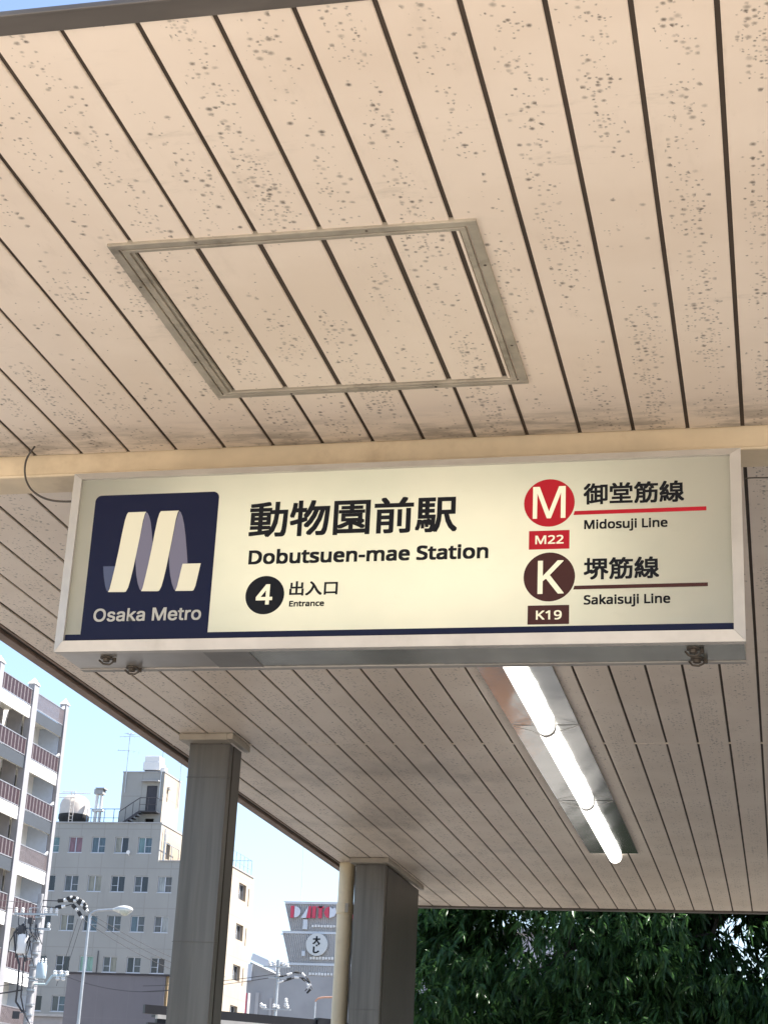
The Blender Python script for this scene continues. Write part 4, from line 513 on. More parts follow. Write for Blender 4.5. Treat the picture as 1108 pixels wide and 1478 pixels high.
# small cables by the beam
def cable(label, pts, r=.0032, n=24):
    P = [Vector(p) for p in pts]
    out = []
    for i in range(len(P)-1):
        p0, p1, p2, p3 = P[max(i-1, 0)], P[i], P[i+1], P[min(i+2, len(P)-1)]
        for j in range(6):
            t = j/6
            out.append(.5*((2*p1) + (p2-p0)*t + (2*p0-5*p1+4*p2-p3)*t*t + (3*p1-p0-3*p2+p3)*t**3))
    out.append(P[-1])
    b = MB(); c = P[0]; b.path([q - c for q in out], r, 6)
    o = b.build("loose_cable", M['cable'], loc=c, smooth=True)
    tag(o, label, "cable")
cable("thin loose cable looping out of the soffit left of the sign", [(-2.127, 4.404, H), (-2.160, 4.43, 1.915), (-2.171, 4.45, 1.882), (-2.160, 4.455, 1.845), (-2.131, 4.45, 1.812), (-2.085, 4.45, 1.788), (-2.02, 4.45, 1.779), (-1.90, 4.46, 1.785)])
cable("short thin cable running level from the right end of the sign", [(-.055, 4.48, 1.787), (-.035, 4.475, 1.787), (.03, 4.475, 1.786), (.10, 4.475, 1.792), (.30, 4.475, 1.79)], .002)

# ceiling light: mirror reflector and three rounded tubes
light = empty("ceiling_light", (-1.03, 8.6, H))
tag(light, "lit batten of three white tubes on a shiny crinkled reflector under the soffit", "light")
M['tube'] = emis("lit_tube", (1.0, .97, .90), (.9, .9, .9), 1.1)
ysp = [5.9, 7.87, 9.64, 11.50]
xl, xr = -1.20, -.885
for i, (a, b_) in enumerate(zip(ysp[:-1], ysp[1:])):
    w = WB(light)
    e0 = a+.006; e1 = b_-.006 if i < 2 else 11.38
    nx, ny = 10, 36
    vs, fs = [], []
    for iy in range(ny+1):
        for ix in range(nx+1):
            u = ix/nx; yy = e0+(e1-e0)*iy/ny
            zz = H-.0075 - .0035*math.sin(math.pi*u) + .0016*math.sin(yy*9+ix*.9+i*2)*math.sin(math.pi*u) + .0012*math.sin(yy*23+ix*2.1)*math.sin(math.pi*u)
            vs.append((xl+(xr-xl)*u, yy, zz))
    for iy in range(ny):
        for ix in range(nx):
            q = iy*(nx+1)+ix; fs.append((q, q+1, q+nx+2, q+nx+1))
    w.add(vs, fs)
    w.build("reflector_sheet", M['mirror'], smooth=True)
    w = WB(light); w.box(xl-.002, xr+.002, e0, e1, H-.006, H-.0015); w.build("reflector_backing", M['alu_dark'])
for a, b_ in zip(ysp[:-1], ysp[1:]):
    w = WB(light); r = .044; L = b_-a-.03
    prof = [(.004, 0), (r*.6, .006), (r*.9, .02), (r, .045), (r, L-.045), (r*.9, L-.02), (r*.6, L-.006), (.004, L)]
    w.lathe((-1.032 - .004*ysp.index(a), a+.015, 1.922), prof, 24, 'Y')
    w.build("lit_tube", M['tube'], smooth=True)
for y in ysp[1:3]:
    w = WB(light); w.tube((-1.036, y-.022, 1.922), (-1.036, y+.022, 1.922), .044, n=20)
    w.build("lamp_holder", M['white_in'])
    w = WB(light); w.path([(xl, y, H-.012), (-1.10, y-.01, H-.04), (-1.036, y-.01, 1.868), (-.97, y-.01, H-.04), (xr, y, H-.012)], .0014)
    w.build("wire_clip", M['alu_dark'])
# ------------------------------------------------------------------ the station sign
SW, SH, SD = 1.862, .528, .222
S0 = Vector((-1.922, 4.252, 1.258))
sign = empty("station_sign", S0)
tag(sign, "long backlit station name sign in an aluminium box hung on the cross beam", "sign")
class SB(MB):
    """sign coordinates: x along, z up, y into the box"""
    def build(s, name, mats, parent=None, **k): return super().build(name, mats, parent or sign, **k)
FW = .0285
def frame_rail(a, b, ia, ib):
    """a mitred bar from outer corner a..b to inner corner ia..ib; the face slopes back to the outside"""
    v = []
    for p in (a, b): v.append((p[0], .005, p[1]))
    for p in (ib, ia): v.append((p[0], -.006, p[1]))
    for p in (a, b): v.append((p[0], .030, p[1]))
    for p in (ib, ia): v.append((p[0], .020, p[1]))
    SB().add(v, [(0, 1, 2, 3), (4, 7, 6, 5), (0, 4, 5, 1), (1, 5, 6, 2), (2, 6, 7, 3), (3, 7, 4, 0)]).build("frame_rail", M['alu'])
e = .0004
o_ = [(0, 0), (SW, 0), (SW, SH), (0, SH)]
i_ = [(FW, FW), (SW-FW, FW), (SW-FW, SH-FW*.75), (FW, SH-FW*.75)]
for k in range(4):
    k2 = (k+1) % 4
    d = Vector((o_[k2][0]-o_[k][0], o_[k2][1]-o_[k][1])).normalized()*e
    sh = lambda p, s: (p[0]+d.x*s, p[1]+d.y*s)
    frame_rail(sh(o_[k], 1), sh(o_[k2], -1), sh(i_[k], 1), sh(i_[k2], -1))
M['plate_c'] = mat('greenish_metal_plate', (.26, .27, .245), .26, .6, var=.2, scale=9, sc3=(1, .2, 1), bump=.2, bscale=7, dirt=(.38, .38, .33), dirt_amt=.4)
# box: top, back, ends, three bottom plates, back stiffener
SB().box(.004, SW-.004, .0305, SD, SH-.008, SH-.004).build("top_plate", M['alu_dark'])
SB().box(.004, SW-.004, SD-.004, SD, .011, SH-.0085).build("back_plate", M['white_in'])
SB().box(.003, .007, .0305, SD-.0045, .008, SH-.0085).build("end_plate", M['alu_dark'])
SB().box(SW-.007, SW-.003, .0305, SD-.0045, .008, SH-.0085).build("end_plate", M['alu_dark'])
for a, b_, m, dz in ((.004, .418, 'plate', 0), (.4185, .546, 'plate_b', -.0015), (.5465, 1.055, 'plate_c', 0), (1.0555, SW-.004, 'plate_c', -.001)):
    SB().box(a, b_, .0305, SD-.030, .004+dz, .0075).build("bottom_plate", M[m])
SB().box(.004, SW-.004, SD-.0295, SD-.004, .001, .0105).build("bottom_rail", M['alu_dark'], bevel=.001)
SB().box(.0082, SW-.0082, .0308, SD-.0055, .0076, .0082).build("inner_tray", M['white_in'])
for x, y in ((.128, .075), (.165, .178), (1.728, .072), (1.733, .165)):
    r = SB()
    r.lathe((x, y, .0035), [(.017, -.0045), (.017, -.0005)], 18)
    r.lathe((x, y, .0035), [(.010, -.013), (.0105, -.0045)], 6)
    r.path([(x-.02, y-.004, -.006), (x-.012, y+.010, -.013), (x+.004, y+.013, -.014), (x+.017, y+.006, -.010), (x+.022, y-.006, -.004)], .0028)
    r.lathe((x+.022, y+.004, .002), [(.006, -.012), (.006, 0)], 6)
    r.build("bottom_bolt", M['bolt'])
# hangers up to the beam
for x in (.30, 1.55):
    SB().box(x, x+.05, SD+.0005, SD+.0105, SH-.10, SH+.08).build("hanger", M['alu_dark'])
# lamps inside
M['inner_tube'] = emis("sign_lamp", (1.0, .92, .72), (.9, .9, .85), 1.1)
for x0, x1, z, k in ((.27, 1.53, .36, 'inner_tube'), (.27, 1.53, .16, 'inner_tube')):
    SB().tube((x0, .135, z), (x1, .135, z), .016, n=12).build("inner_lamp", M[k])
# translucent face
m, nt, b = nodes("milky_acrylic_face")
nt.nodes.remove(b)
out = nt.nodes["Material Output"]
tr = N(nt, "ShaderNodeBsdfTranslucent"); di = N(nt, "ShaderNodeBsdfDiffuse"); gl = N(nt, "ShaderNodeBsdfGlossy", inp={"Roughness": .28})
p = pos(nt)
cc = mix(nt, ramp(nt, noise(nt, p, 3.0, 3), .3, .7), (.74, .75, .67), (.82, .81, .72))
cc = mix(nt, math_(nt, 'MULTIPLY', ramp(nt, noise(nt, p, 16, 7, .75, (.6, 1, 1.6)), .55, .85), .22), cc, (.52, .50, .42))
nt.links.new(cc, tr.inputs[0]); nt.links.new(cc, di.inputs[0])
m1 = N(nt, "ShaderNodeMixShader", inp={0: .30}); nt.links.new(tr.outputs[0], m1.inputs[1]); nt.links.new(di.outputs[0], m1.inputs[2])
m2 = N(nt, "ShaderNodeMixShader", inp={0: .05}); nt.links.new(m1.outputs[0], m2.inputs[1]); nt.links.new(gl.outputs[0], m2.inputs[2])
nt.links.new(m2.outputs[0], out.inputs[0])
M['acrylic'] = m
FY = .006
SB().add([(.01, FY, .01), (SW-.01, FY, .01), (SW-.01, FY, SH-.01), (.01, FY, SH-.01)], [(0, 1, 2, 3)]).build("acrylic_face", M['acrylic'])

def ink(name, col, em=.0):
    m, nt, b = nodes(name)
    b.inputs["Base Color"].default_value = (*col, 1); b.inputs["Roughness"].default_value = .45; b.inputs["Specular IOR Level"].default_value = .22
    b.inputs["Emission Color"].default_value = (*col, 1); b.inputs["Emission Strength"].default_value = em
    return m
M['navy'] = ink("navy_film", (.006, .009, .034), .03)
M['black'] = ink("black_film", (.006, .007, .011), .0)
M['red'] = ink("red_film", (.36, .010, .020), .07)
M['brown'] = ink("brown_film", (.05, .017, .015), .08)
M['lit_white'] = ink("backlit_white_print", (.74, .70, .54), .10)
M['dim_white'] = ink("dimly_backlit_white_print", (.42, .42, .39), .03)
M['ribbon'] = ink("backlit_ribbon_print", (.66, .64, .50), .05)
M['mauve'] = ink("mauve_print", (.105, .10, .135), .25)
M['blue_grey'] = ink("blue_grey_print", (.05, .06, .10), .25)

def flat(polys, name, m, y, parent=None, off=0.0, th=.0003):
    """printed film: filled outlines (sign coordinates) as a thin sheet whose front is at y"""
    cu = bpy.data.curves.new(name, 'CURVE'); cu.dimensions = '2D'; cu.fill_mode = 'BOTH'; cu.extrude = th; cu.offset = off
    for poly in polys:
        sp = cu.splines.new('POLY'); sp.points.add(len(poly)-1)
        for i, (a, b) in enumerate(poly): sp.points[i].co = (a, b, 0, 1)
        sp.use_cyclic_u = True
    o = bpy.data.objects.new(name, cu); COL.objects.link(o)
    dg = bpy.context.evaluated_depsgraph_get()
    me = bpy.data.meshes.new_from_object(o.evaluated_get(dg), depsgraph=dg)
    bpy.data.objects.remove(o, do_unlink=True)
    me.transform(Matrix(((1, 0, 0, 0), (0, 0, -1, y+th), (0, 1, 0, 0), (0, 0, 0, 1))))
    me.materials.clear(); me.materials.append(m)
    r = bpy.data.objects.new(name, me); COL.objects.link(r)
    r.parent = parent if parent is not None else sign
    return r

def word(s, u0, u1, v0, vh, m, off=0.0, y=FY-.0026, parent=None, base=0, top=None, name="lettering"):
    """u0..u1 the ink's width, v0 the baseline, vh the height of `top` units above the baseline"""
    polys = []
    bold = off*.9; off = 0.0
    u0 += bold; u1 -= bold; v0 += bold; vh -= 2*bold
    for t in GLYPHS[s].split(';'):
        q = list(map(int, t.split())); polys.append(list(zip(q[::2], q[1::2])))
    w = max(a for p_ in polys for a, _ in p_)
    top = top or max(b_ for p_ in polys for _, b_ in p_)
    sx = (u1-u0-2*off)/w; sy = (vh-2*off)/(top-base)
    out = None; sh = [(0, 0)] + ([(1, 1), (-1, 1), (-1, -1), (1, -1), (1, 0), (-1, 0)] if bold else [])
    parts = [flat([[(u0+a*sx+dx*bold, v0+(b_-base)*sy+dy*bold) for a, b_ in p_] for p_ in polys], name, m, y-.00004*i, parent, 0, .0002) for i, (dx, dy) in enumerate(sh)]
    import bmesh
    bm = bmesh.new()
    for q in parts: bm.from_mesh(q.data)
    bm.to_mesh(parts[0].data); bm.free()
    for q in parts[1:]: bpy.data.objects.remove(q, do_unlink=True)
    return parts[0]

def rrect(x0, x1, z0, z1, r, corners=(1, 1, 1, 1)):
    out = []
    for (cx, cz, a0), on in zip(((x1-r, z1-r, 0), (x0+r, z1-r, 90), (x0+r, z0+r, 180), (x1-r, z0+r, 270)), corners):
        if on:
            out += [(cx+r*math.cos(R(a0+15*i)), cz+r*math.sin(R(a0+15*i))) for i in range(7)]
        else:
            out.append({0: (x1, z1), 90: (x0, z1), 180: (x0, z0), 270: (x1, z0)}[a0])
    return out
def disc(x, z, rx, rz=None, n=48):
    rz = rz or rx
    return [(x+rx*math.cos(2*math.pi*i/n), z+rz*math.sin(2*math.pi*i/n)) for i in range(n)]

# blue field, stripe, operator's mark
Y1, Y2, Y3 = FY-.001, FY-.0018, FY-.0026
flat([rrect(.073, .439, .0487, .458, .018, (1, 1, 0, 0))], "navy_panel", M['navy'], Y1)
flat([[(.022, .018), (SW-.022, .018), (SW-.022, .0490), (.022, .0490)]], "navy_stripe", M['navy'], Y1)
def L(x, y): return (.176+(x-395)*4.465e-4+(y-265)*4.9e-5, .404-(y-265)*4.41e-4-(x-395)*1.5e-5)
def P(*a): return [L(a[i], a[i+1]) for i in range(0, len(a), 2)]
flat([P(225, 630, 306, 629, 296, 665, 280, 720, 268, 765, 258, 800, 247, 790, 238, 760, 229, 700)], "emblem_ribbon_back", M['blue_grey'], Y2)
flat([P(513, 264, 522, 268, 532, 290, 542, 330, 549, 400, 553, 470, 545, 520, 530, 590, 515, 660, 500, 720, 487, 770, 476, 793, 465, 780, 452, 740, 444, 690, 439, 600, 440, 570, 452, 510, 470, 430, 488, 350, 500, 300)], "emblem_ribbon_back", M['mauve'], Y2)
flat([P(732, 257, 741, 262, 752, 290, 762, 340, 770, 420, 776, 520, 780, 606, 746, 611, 735, 660, 720, 720, 708, 765, 699, 789, 688, 778, 675, 740, 666, 690, 660, 620, 659, 560, 672, 500, 690, 420, 706, 340, 720, 290)], "emblem_ribbon_back", M['mauve'], Y2)
def ribbon(dx, dy):
    q = [(395, 265), (513, 261), (505, 275), (492, 320), (470, 430), (440, 570), (425, 640), (405, 720), (390, 770), (375, 797), (364, 800), (258, 801), (268, 780), (285, 715), (308, 620), (330, 520), (352, 410), (372, 320), (385, 280)]
    return P(*[c for a, b_ in q for c in (a+dx, b_+dy)])
flat([ribbon(0, 0)], "emblem_ribbon_front", M['ribbon'], Y3)
flat([ribbon(217, -8)], "emblem_ribbon_front", M['ribbon'], Y3)
flat([P(748, 610, 866, 606, 855, 650, 840, 710, 828, 755, 816, 782, 806, 787, 697, 789, 708, 765, 722, 712, 736, 655)], "emblem_ribbon_front", M['ribbon'], Y3)
word("Osaka Metro", .106, .417, .0845, .0375, M['dim_white'], .0010, Y3, top=516)
# station name
word("動物園前駅", .533, 1.114, .317, .1055, M['black'], .0026, Y2, base=-30, top=296)
word("Dobutsuen-mae Station", .539, 1.201, .2395, .0405, M['black'], .0021, Y2, top=573)
flat([disc(.5925, .151, .0545)], "number_disc", M['black'], Y1)
word("4", .5685, .6145, .1235, .0575, M['lit_white'], .0020, Y3)
word("出入口", .661, .795, .147, .041, M['black'], .0012, Y2, base=-27, top=294)
word("Entrance", .663, .760, .1165, .0160, M['black'], .0009, Y2, top=573)
# lines
flat([disc(1.361, .391, .0675)], "line_disc", M['red'], Y1)
word("M", 1.3175, 1.4045, .3465, .0905, M['lit_white'], .0010, Y3)
flat([rrect(1.3085, 1.4155, .2605, .3125, .001)], "number_plate", M['red'], Y1)
word("M22", 1.3255, 1.4005, .2745, .024, M['lit_white'], .0007, Y3, top=573)
flat([[(1.4255, .354), (1.771, .3555), (1.771, .3665), (1.4285, .365)]], "line_bar", M['red'], Y2)
word("御堂筋線", 1.4515, 1.7145, .3815, .061, M['black'], .0016, Y2, base=-30, top=296)
word("Midosuji Line", 1.454, 1.671, .3130, .0255, M['black'], .0011, Y2, top=573)
flat([disc(1.3635, .1835, .0675)], "line_disc", M['brown'], Y1)
word("K", 1.3335, 1.402, .1365, .0915, M['lit_white'], .0010, Y3)
flat([rrect(1.3085, 1.4165, .0540, .1055, .001)], "number_plate", M['brown'], Y1)
word("K19", 1.3305, 1.3975, .0665, .0245, M['lit_white'], .0007, Y3, top=573)
flat([[(1.4265, .147), (1.771, .148), (1.771, .158), (1.4295, .157)]], "line_bar", M['brown'], Y2)
word("堺筋線", 1.4535, 1.648, .1725, .0605, M['black'], .0016, Y2, base=-30, top=296)
word("Sakaisuji Line", 1.454, 1.6755, .1050, .0255, M['black'], .0011, Y2, top=573)
# ------------------------------------------------------------------ background materials
M['office_front'] = grid_material("shaded_render_front", (.33, .325, .305), (.235, .23, .21), 1.81, 2.857, -52.42+.36, 18.93, .035)
M['office_side'] = grid_material("sunlit_render_side", (.39, .325, .255), (.30, .25, .19), 1.9, 2.857, 120.0, 18.93, .03, ax='Y')  # one render with the front; sunlit and shaded tones put into two colours
M['coping'] = mat("grey_coping", (.36, .36, .36), .6, var=.05)
M['frame'] = mat("pale_window_frame", (.52, .55, .60), .45, .2, var=.04)
M['dark_void'] = mat("dark_room", (.02, .02, .022), .9)
def pane_mat(name, col, rough=.12):
    m, nt, b = nodes(name)
    p = pos(nt)
    c = mix(nt, ramp(nt, noise(nt, p, 3.5, 3, .5, (2.5, 1, .5)), .3, .7), tuple(k*.72 for k in col), tuple(k*1.2 for k in col))
    nt.links.new(c, b.inputs["Base Color"])
    b.inputs["Roughness"].default_value = rough; b.inputs["Specular IOR Level"].default_value = .6
    return m
PM = dict(d=pane_mat("dark_glass", (.018, .022, .030)), g=pane_mat("grey_glass", (.065, .072, .08)), c=pane_mat("beige_curtain_glass", (.22, .21, .17)),
          t=pane_mat("teal_curtain_glass", (.12, .20, .21)), r=pane_mat("plum_curtain_glass", (.19, .09, .11)), b=pane_mat("blue_glass", (.07, .11, .14)),
          e=pane_mat("green_curtain_glass", (.20, .33, .27)), w=pane_mat("whitish_curtain_glass", (.28, .30, .30)))
M['white'] = mat("white_paint", (.78, .77, .75), .6, var=.04, scale=1.2, dirt=(.5, .46, .4), dirt_amt=.3)
M['white_tile'] = mat("lavender_white_tile", (.275, .268, .28), .5, var=.06, scale=1.5, dirt=(.42, .38, .38), dirt_amt=.5)
M['slab_grey'] = mat("slate_slab_paint", (.036, .045, .058), .8, var=.06, scale=1)
M['under'] = mat("balcony_underside", (.62, .60, .54), .7, var=.04, scale=1)
M['maroon'] = mat("maroon_slat", (.038, .013, .018), .5, var=.1)
M['pink'] = mat("pinkish_slat", (.15, .122, .125), .5, var=.1)
M['rail_grey'] = mat("grey_rail", (.25, .25, .27), .4, .3)
M['blue_rail'] = mat("faded_blue_rail", (.25, .36, .47), .5)
M['screen'] = mat("pale_blue_screen", (.46, .52, .62), .5, var=.04)
M['rust'] = mat("rust_streaked_tank_paint", (.66, .60, .54), .5, var=.08, scale=.9, dirt=(.42, .19, .09), dirt_amt=.6)
M['black_rubber'] = mat("black_band", (.03, .03, .03), .7)
M['dark_iron'] = mat("dark_iron_stair", (.045, .042, .05), .5, .2)
M['galv'] = mat("galvanised_steel", (.42, .44, .46), .4, .5, var=.08)
M['concrete_pole'] = mat("concrete_pole", (.34, .34, .35), .8, var=.12, scale=3, dirt=(.18, .18, .2))
M['porcelain'] = mat("white_porcelain", (.75, .76, .76), .25)
M['wire'] = mat("black_wire", (.05, .05, .055), .6)
M['lamp_head'] = mat("lamp_head_casing", (.62, .62, .58), .35, .3)
M['lamp_glass'] = mat("lamp_bowl", (.5, .52, .45), .15)

def pos_off(root): return Vector(root.location)

def holed_wall(xs0, xs1, zs0, zs1, y0, y1, holes, axis='Y'):
    """a wall slab with rectangular openings; axis Y: the wall spans X; axis X: it spans Y"""
    b = MB()
    xc = sorted({xs0, xs1, *[h[0] for h in holes], *[h[1] for h in holes]})
    zc = sorted({zs0, zs1, *[h[2] for h in holes], *[h[3] for h in holes]})
    for za, zb_ in zip(zc[:-1], zc[1:]):
        run = None
        for xa, xb in list(zip(xc[:-1], xc[1:])) + [(None, None)]:
            full = xa is not None and not any(h[0] <= xa and xb <= h[1] and h[2] <= za and zb_ <= h[3] for h in holes)
            if full: run = (run[0], xb) if run else (xa, xb)
            elif run:
                if axis == 'Y': b.box(run[0], run[1], y0, y1, za, zb_)
                else: b.box(y0, y1, run[0], run[1], za, zb_)
                run = None
    return b

def put(b, root, name, mats, parent=None, **k):
    o0 = Vector(root.location)
    if parent is not None and parent is not root: o0 = o0 + Vector(parent.location)
    b.v = [tuple(Vector(p) - o0) for p in b.v]
    return b.build(name, mats, parent if parent is not None else root, **k)

# ------------------------------------------------------------------ the pale office block
office = empty("office_building", (-50, 123, G0))
tag(office, "pale grey office block with rows of sliding windows and a rooftop stair tower", "building")
wx0 = [-53.0 + 1.81*i for i in range(8)]         # left edges of the window columns
rows = [(20.04, 21.20), (17.22, 18.38), (14.38, 15.53), (11.52, 12.62), (8.70, 9.80), (5.85, 7.0)]
styles = [["tt", "rr", "bb", "cd", "tb", "", ""],
          ["gd", "gg", "cc", "dd", "gd", "wg", ""],
          ["gd", "cg", "db", "gg", "bg", "gw", ""],
          ["dg", "dd", "ee", "gc", "dg", "dd", ""],
          ["gd", "gb", "gd", "gg", "dg", "dg", ""],
          ["gd", "gb", "gd", "gg", "dg", "dg", ""]]
holes = []
for ri, (z0, z1) in enumerate(rows):
    for ci in range(7 if ri else 5):
        x = wx0[ci] + (0 if ri else 0)
        holes.append((x+.02, x+1.08, z0, z1, styles[ri][ci] or "dg"))
XC, XR2 = -44.06, -38.99
top_h = [h for h in holes if h[2] > 19.5]; low_h = [h for h in holes if h[2] < 19.5]
put(holed_wall(-60, XC, 19.45, 22.20, 120, 120.25, top_h), office, "wall", M['office_front'])
put(holed_wall(-60, XR2-.25, -1.5, 19.45, 120, 120.25, low_h), office, "wall", M['office_front'])
put(MB().box(-60, XC+.05, 119.93, 120.3, 22.205, 22.30).box(XC+.0501, XR2+.06, 119.93, 120.3, 19.455, 19.53).box(XR2-.24, XR2+.06, 120.3, 127.4, 19.455, 19.53).box(XC-.25, XC+.05, 120.3, 126.6, 22.205, 22.30), office, "coping", M['coping'])
side_h = [(123.9, 125.7, 17.42, 18.62), (123.9, 125.7, 14.52, 15.66), (123.9, 125.7, 11.62, 12.72), (123.9, 125.7, 8.75, 9.85),
          (126.35, 126.55, 17.2, 18.5), (126.35, 126.55, 14.3, 15.6), (126.35, 126.55, 11.4, 12.7)]
put(holed_wall(120, 127.35, -1.5, 19.45, XR2-.2495, XR2, side_h, 'X'), office, "side_wall", M['office_side'])
put(holed_wall(120.251, 126.6, 19.45, 22.20, XC-.25, XC-.001, [(121.45, 122.3, 19.9, 21.1)], 'X'), office, "side_wall", M['office_side'])
put(MB().box(-60, XR2-.26, 120.8, 127.3, -1.5, 19.40), office, "core", M['dark_void'])
put(MB().box(-60, XC-.26, 120.8, 126.55, 19.42, 22.1), office, "core", M['dark_void'])
put(MB().box(-60, XR2, 127.36, 127.6, -1.5, 19.4), office, "back_wall", M['office_front'])
def window(root, x0, x1, z0, z1, y, st, axis='Y', name="window"):
    """two-pane sliding window: frame > two panes"""
    b = MB(); t = .045; xm = (x0+x1)/2
    def bx(a0, a1, c0, c1, d0, d1):
        if axis == 'Y': b.box(a0, a1, c0, c1, d0, d1)
        else: b.box(y-(c1-y), y-(c0-y), a0, a1, d0, d1)
    bx(x0-.04, x1+.04, y-.12, y+.05, z0-.05, z0-.001)
    bx(x0, x1, y, y+.06, z0, z0+t); bx(x0, x1, y, y+.06, z1-t, z1)
    bx(x0, x0+t, y, y+.06, z0+t, z1-t); bx(x1-t, x1, y, y+.06, z0+t, z1-t)
    bx(xm-.03, xm+.03, y-.012, y+.05, z0+t, z1-t)
    if st[-1] in "bgt": bx(xm+.03, x1-t, y+.005, y+.03, z0+(z1-z0)*.42, z0+(z1-z0)*.42+.03)
    elif st[0] in "dgb" : bx(x0+t, xm-.03, y+.005, y+.03, z0+(z1-z0)*.38, z0+(z1-z0)*.38+.03)
    f = put(b, root, name, M['frame'])
    for k, (a, c) in enumerate(((x0+t, xm), (xm, x1-t))):
        q = MB()
        if axis == 'Y': q.box(a, c, y+.031+.012*k, y+.036+.012*k, z0+t, z1-t)
        else: q.box(y-.036-.012*k, y-.031-.012*k, a, c, z0+t, z1-t)
        put(q, root, "pane", PM[st[k]], f)
    return f
for x0, x1, z0, z1, st in holes: window(office, x0, x1, z0, z1, 120.10, st)
for a, b_, z0, z1 in side_h[:4]: window(office, a, b_, z0, z1, XR2-.22, "gc", 'X')
for a, b_, z0, z1 in side_h[4:]:
    put(MB().box(XR2-.2, XR2-.15, a, b_, z0, z1), office, "pane", PM['g'])
window(office, 121.45, 122.3, 19.9, 21.1, XC-.22, "tt", 'X')
# terrace beside the top floor: rail, small shed
w = MB()
for y in (120.15, 121.7, 123.3): w.tube((XC+.35, y, 19.45), (XC+.35, y, 20.85), .03)
w.path([(XC+.35, 120.15, 20.85), (XC+.35, 123.3, 20.85)], .03)
w.tube((XC+.16, 120.5, 19.45), (XC+.16, 120.5, 21.9), .05); w.tube((XC+.10, 120.9, 19.45), (XC+.10, 120.9, 21.6), .03)
put(w, office, "terrace_rail", M['galv'])
put(MB().box(XC+.9, XC+2.2, 123.6, 125.4, 19.5, 21.25).box(XC+.85, XC+2.3, 123.4, 125.5, 21.26, 21.36), office, "shed", M['white'])
# fence on the far corner of the roof
w = MB()
for i in range(6): w.tube((XR2-.15, 122.2+i, 19.53), (XR2-.15, 122.2+i, 20.75), .02)
for z in (20.05, 20.75): w.tube((XR2-.15, 122.2, z), (XR2-.15, 127.3, z), .02)
w.tube((XR2-3, 127.2, 20.75), (XR2-.15, 127.2, 20.75), .02); w.tube((XR2-2, 127.2, 19.53), (XR2-2, 127.2, 20.75), .02)
put(w, office, "roof_fence", M['blue_rail'])
w = MB()
for x in (-51.05, -50.7, -49.65, -48.9): w.tube((x, 122.6, 22.3), (x, 122.6, 23.78), .03)
w.path([(-51.05, 122.6, 23.78), (-48.22, 122.6, 23.78)], .03); w.path([(-51.05, 122.6, 23.1), (-48.22, 122.6, 23.1)], .02)
put(w, office, "roof_rail", M['blue_rail'])
b = MB(); b.lathe((-46.35, 119.75, 20.05), [(.02, .08), (.10, .04), (.15, -.01)], 14, 'Y'); b.tube((-46.35, 119.8, 20.05), (-46.35, 119.99, 19.85), .03)
put(b, office, "satellite_dish", M['white'])
put(MB().tube((-47.95, 119.93, 9.0), (-47.95, 119.93, 13.0), .035), office, "drainpipe", M['wire'])
put(MB().tube((-55.2, 119.93, 3.0), (-55.2, 119.93, 22.0), .06), office, "drainpipe", M['coping'])
# stair tower
put(holed_wall(-48.22, -44.90, 22.30, 26.45, 122, 122.2, [(-46.22, -45.38, 23.43, 25.45), (-46.15, -45.45, 22.31, 22.95)]), office, "tower_wall", M['office_front'])
put(holed_wall(122.001, 125.7, 22.30, 26.45, -45.1, -44.899, [(122.85, 123.05, 24.4, 25.3)], 'X'), office, "tower_side_wall", M['office_side'])
put(MB().box(-48.2, -45.12, 122.45, 125.6, 22.3, 26.4), office, "tower_core", M['dark_void'])
put(MB().box(-48.26, -44.86, 121.96, 125.72, 26.452, 26.53), office, "tower_coping", M['coping'])
put(MB().box(-46.6, -45.2, 121.55, 121.999, 25.70, 25.79), office, "door_hood", M['coping'])
put(MB().box(-46.215, -45.385, 122.06, 122.10, 23.44, 25.44), office, "door", M['dark_iron'])
put(MB().box(-44.898, -44.70, 122.8, 123.15, 25.32, 25.5), office, "vent_cowl", M['coping'])
w = MB()
w.box(-46.35, -45.0, 121.1, 121.995, 23.30, 23.38)
n = 5
for i in range(n):
    x = -46.35 - .25*i; z = 23.30 - .19*(i+1)
    w.box(x-.26, x, 121.15, 121.95, z+.12, z+.17)
w.prism([(-46.35, 23.38), (-46.35, 23.14), (-47.66, 22.30), (-47.9, 22.30)], (121.10, 121.14))
w.path([(-45.0, 121.12, 24.35), (-46.35, 121.12, 24.35), (-47.9, 121.12, 23.3), (-47.9, 121.12, 22.3)], .03)
for x, za, zb_ in ((-45.0, 23.3, 24.35), (-45.7, 23.3, 24.35), (-46.35, 23.3, 24.35), (-46.85, 22.95, 23.99), (-47.4, 22.55, 23.64)): w.tube((x, 121.12, za), (x, 121.12, zb_), .022)
w.path([(-45.0, 121.12, 23.85), (-46.35, 121.12, 23.85)], .018); w.path([(-45.0, 121.12, 24.35), (-45.0, 121.98, 24.35)], .03)
put(w, office, "outside_stair", M['dark_iron'])
